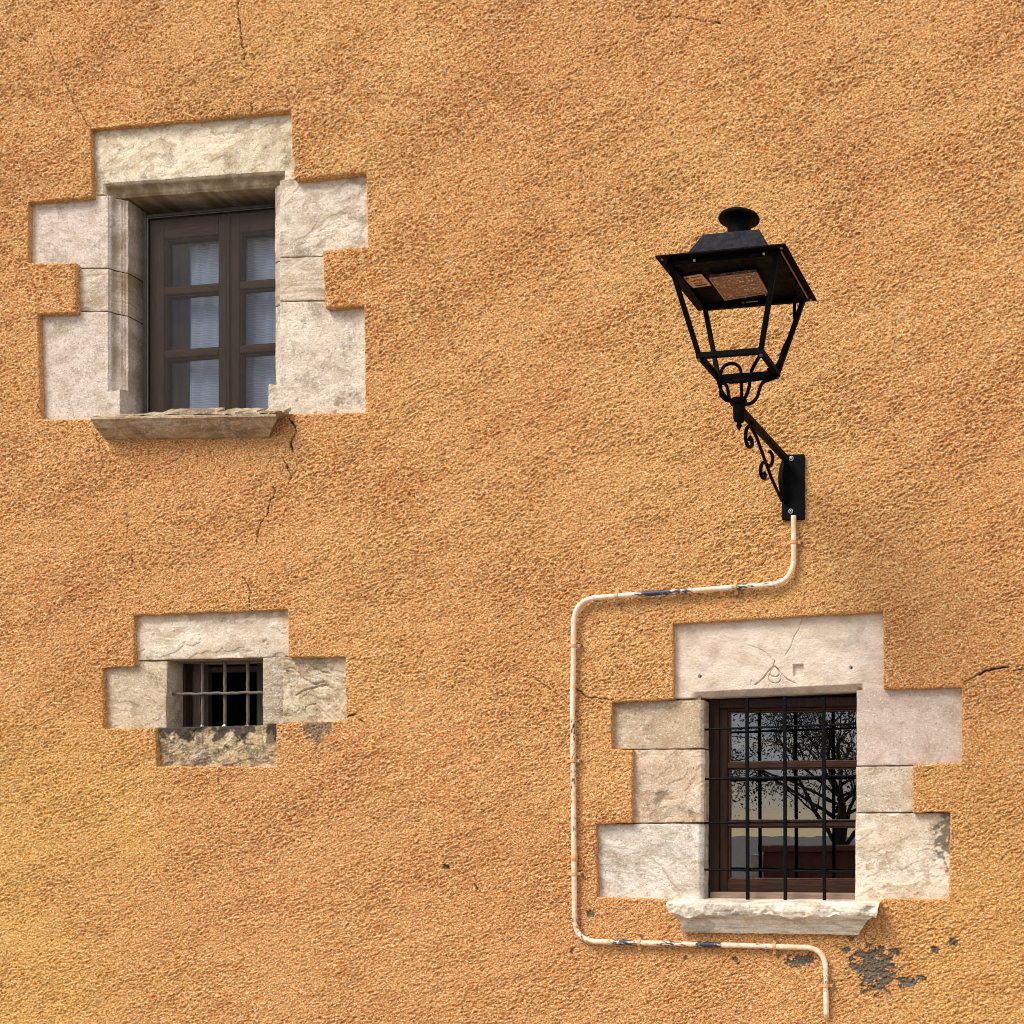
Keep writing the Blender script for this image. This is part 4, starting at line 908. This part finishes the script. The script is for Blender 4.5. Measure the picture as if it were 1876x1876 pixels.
def text_on(txt, q, size, cu, cv, z_off, mat, parent, width=None, name='lettering'):
    cdat = bpy.data.curves.new(name, 'FONT'); cdat.body = txt; cdat.size = size; cdat.align_x = 'CENTER'; cdat.align_y = 'CENTER'; cdat.extrude = .0002
    t = bpy.data.objects.new(name, cdat); sc.collection.objects.link(t)
    ux = (q[1]-q[0]).normalized(); uy = (q[0]-q[3]); uy = (uy-ux*uy.dot(ux)).normalized()*1.0
    # read from below: x to the right, up towards the street side
    c = q[0].lerp(q[1], cu).lerp(q[3].lerp(q[2], cu), cv)+Vector((0, 0, z_off))
    nrm = ux.cross(uy); Mx = Matrix(((ux.x, uy.x, nrm.x, c.x), (ux.y, uy.y, nrm.y, c.y), (ux.z, uy.z, nrm.z, c.z), (0, 0, 0, 1)))
    bpy.context.view_layer.update(); dg = bpy.context.evaluated_depsgraph_get(); me = bpy.data.meshes.new_from_object(t.evaluated_get(dg)); me.transform(Mx)
    bpy.data.objects.remove(t); me.materials.clear(); me.materials.append(mat)
    o = bpy.data.objects.new(name, me); sc.collection.objects.link(o); o.parent = parent
    if parent is lamp: o.matrix_parent_inverse = Matrix.Translation(-Vector(lamp.location))
    return o
text_on("LIM20", lq, .017, .52, .42, -.0008, M_INK, lab)
text_on("04.02", lq, .017, .52, .66, -.0008, M_INK, lab)
for u0, u1, v0, v1 in ((.22, .85, .80, .89), (.10, .26, .08, .22), (.38, .82, .13, .18)):
    m = MB(); m.add([lq[0].lerp(lq[1], u).lerp(lq[3].lerp(lq[2], u), v)+Vector((0, 0, -.0008)) for u, v in ((u0, v0), (u1, v0), (u1, v1), (u0, v1))], [(0, 1, 2, 3)])
    bo = m.build('print', M_INK, None); bo.parent = lab
tq2 = [PZ(px, py, zT) for px, py in ((1345, 550), (1395, 544), (1402, 556), (1352, 562))]
wl_ = text_on("IC simonluz", tq2, .0125, .5, .5, 0, plain_mat('pale_print', (.75, .66, .55), .6), lamp)
for px, py in ((1330.5, 549), (1366, 544.6), (1403, 540.4), (1304, 509), (1382, 499)): 
    c = PZ(px, py, zT-.002); scr = MB(); scr.lathe(c, [(.0005, -.002), (.0028, -.001), (.0028, .002)], 8); so = scr.build('screw', M_STEEL, None, smooth=True); so.parent = tray
for (u0) in (-.55, .52):
    m = MB(); x0 = u0*hs; m.tube([lp(x0-.022, -ht-.012, zB-.010), lp(x0+.022, -ht-.012, zB-.010)], .005, 8); 
    hg = m.build('hinge', M_BLACK, lamp, smooth=True)
    m = MB(); m.tube([lp(x0+.024, -ht-.012, zB-.010), lp(x0+.031, -ht-.012, zB-.010)], .0042, 8)
    so = m.build('pin', M_STEEL, None, smooth=True); so.parent = hg
for sx, sy in ((-1, -1), (1, -1), (1, 1)):
    c = lp(sx*(hs-.018), sy*(hs-.018), zB); m = MB(); m.lathe(c, [(.0005, -.004), (.004, -.003), (.0045, .001)], 10); m.build('rivet', metal_mat('copper_rivet', (.45, .22, .12), .4), lamp, smooth=True)
m = MB(); m.box((ht+.012, -ht, zB-.004), (ht+.016, ht, zB-.0005), LR); m.build('trim', metal_mat('worn_edge', (.30, .17, .12), .4), lamp)

# ------------------------------------------------------------------ the street behind the camera, mirrored in the panes
gm = plain_mat('street_ground', (.20, .185, .165), .9, (.13, .12, .11), 3)
g = MB(); g.add([(-400, -400, 0), (400, -400, 0), (400, 400, 0), (-400, 400, 0)], [(0, 1, 2, 3)]); go = g.build('ground', gm); go['kind'] = 'structure'
g = MB(); g.box((-30, -1.5, .004), (30, -.001, .13)); po_ = g.build('pavement', plain_mat('pavement_slabs', (.34, .31, .27), .85, (.26, .24, .21), 4), None, bevel=.01); po_['kind'] = 'structure'
def mirror(px, py, D): p = P(px, py, D); return Vector((p.x, .288-D, p.z))
wlx = mirror(1398, 1553, 9); m = MB(); m.box((wlx.x, wlx.y-.4, 0), (wlx.x+14, wlx.y, wlx.z-.04)); 
pw = m.build('parapet_wall', plain_mat('dark_brick', (.17, .065, .05), .9, (.12, .045, .035), 12), None, bevel=.01)
pw['label'] = 'low dark red brick parapet across the street, mirrored in the panes'; pw['category'] = 'wall'
m = MB(); m.box((wlx.x-.05, wlx.y-.45, wlx.z-.04), (wlx.x+14, wlx.y+.05, wlx.z+.03)); m.build('coping', plain_mat('coping_stone', (.20, .09, .07), .9), pw, bevel=.01)
m = MB(); m.box((wlx.x-.14, wlx.y-.42, 0), (wlx.x-.001, wlx.y+.02, wlx.z-.07)); m.build('end_post', plain_mat('white_post', (.7, .68, .62), .8), pw, bevel=.01)
tb_ = mirror(1532, 1523, 13); tree = thing('tree', 'sparse dark tree across the street, mirrored in the grilled window', 'tree', (tb_.x, tb_.y, 0))
rt = random.Random(5); tm = MB(); tips = []
def branch(p, d, L, r, lv):
    pts = [p]; rr = [r]; n_ = 6
    for i in range(n_):
        d = (d+Vector((rt.uniform(-.16, .16), rt.uniform(-.16, .16), rt.uniform(-.06, .10) if lv < 3 else rt.uniform(-.22, .02)))).normalized(); p = p+d*L/n_; pts.append(p); rr.append(r*(1-.5*(i+1)/n_))
        if lv >= 2: tips.append((p, d))
    tm.tube(pts, rr, 6)
    if lv < 4:
        for k in range(4 if lv else 5):
            q = pts[rt.randint(3, n_)] if k else pts[-1]; az = rt.uniform(0, 2*math.pi); sp_ = rt.uniform(.5, 1.0)
            nd = (d+Vector((math.cos(az), math.sin(az), .1))*sp_).normalized(); branch(q, nd, L*rt.uniform(.6, .8), rr[-1]*.68, lv+1)
branch(Vector((tb_.x, tb_.y, 0)), Vector((0, 0, 1)), 2.0, .125, 0)
for az in range(9):
    branch(Vector((tb_.x, tb_.y, 1.75+.06*az)), Vector((math.cos(az*2.4), math.sin(az*2.4), .55)).normalized(), 1.5, .026, 2)
tm.build('trunk', plain_mat('dark_bark', (.05, .038, .03), .95), tree, smooth=True)
lv = []; lf = []
tips = rt.sample(tips, min(len(tips), 3400))
for p, d in tips:
    for k in range(5):
        c = p+Vector((rt.uniform(-.16, .16), rt.uniform(-.16, .16), rt.uniform(-.22, .06))); s_ = rt.uniform(.018, .036)
        a = Vector((rt.uniform(-1, 1), rt.uniform(-1, 1), rt.uniform(-1.5, .2))).normalized(); b_ = a.orthogonal().normalized()*s_*.42; a = a*s_; i0 = len(lv)
        lv += [c-a, c+b_, c+a, c-b_]; lf.append((i0, i0+1, i0+2, i0+3))
cr_ = mesh_obj('crown', [tuple(v) for v in lv], np.array(lf), plain_mat('leaves', (.05, .065, .025), .7, (.09, .09, .035), 3), None, False); attach(cr_, tree)
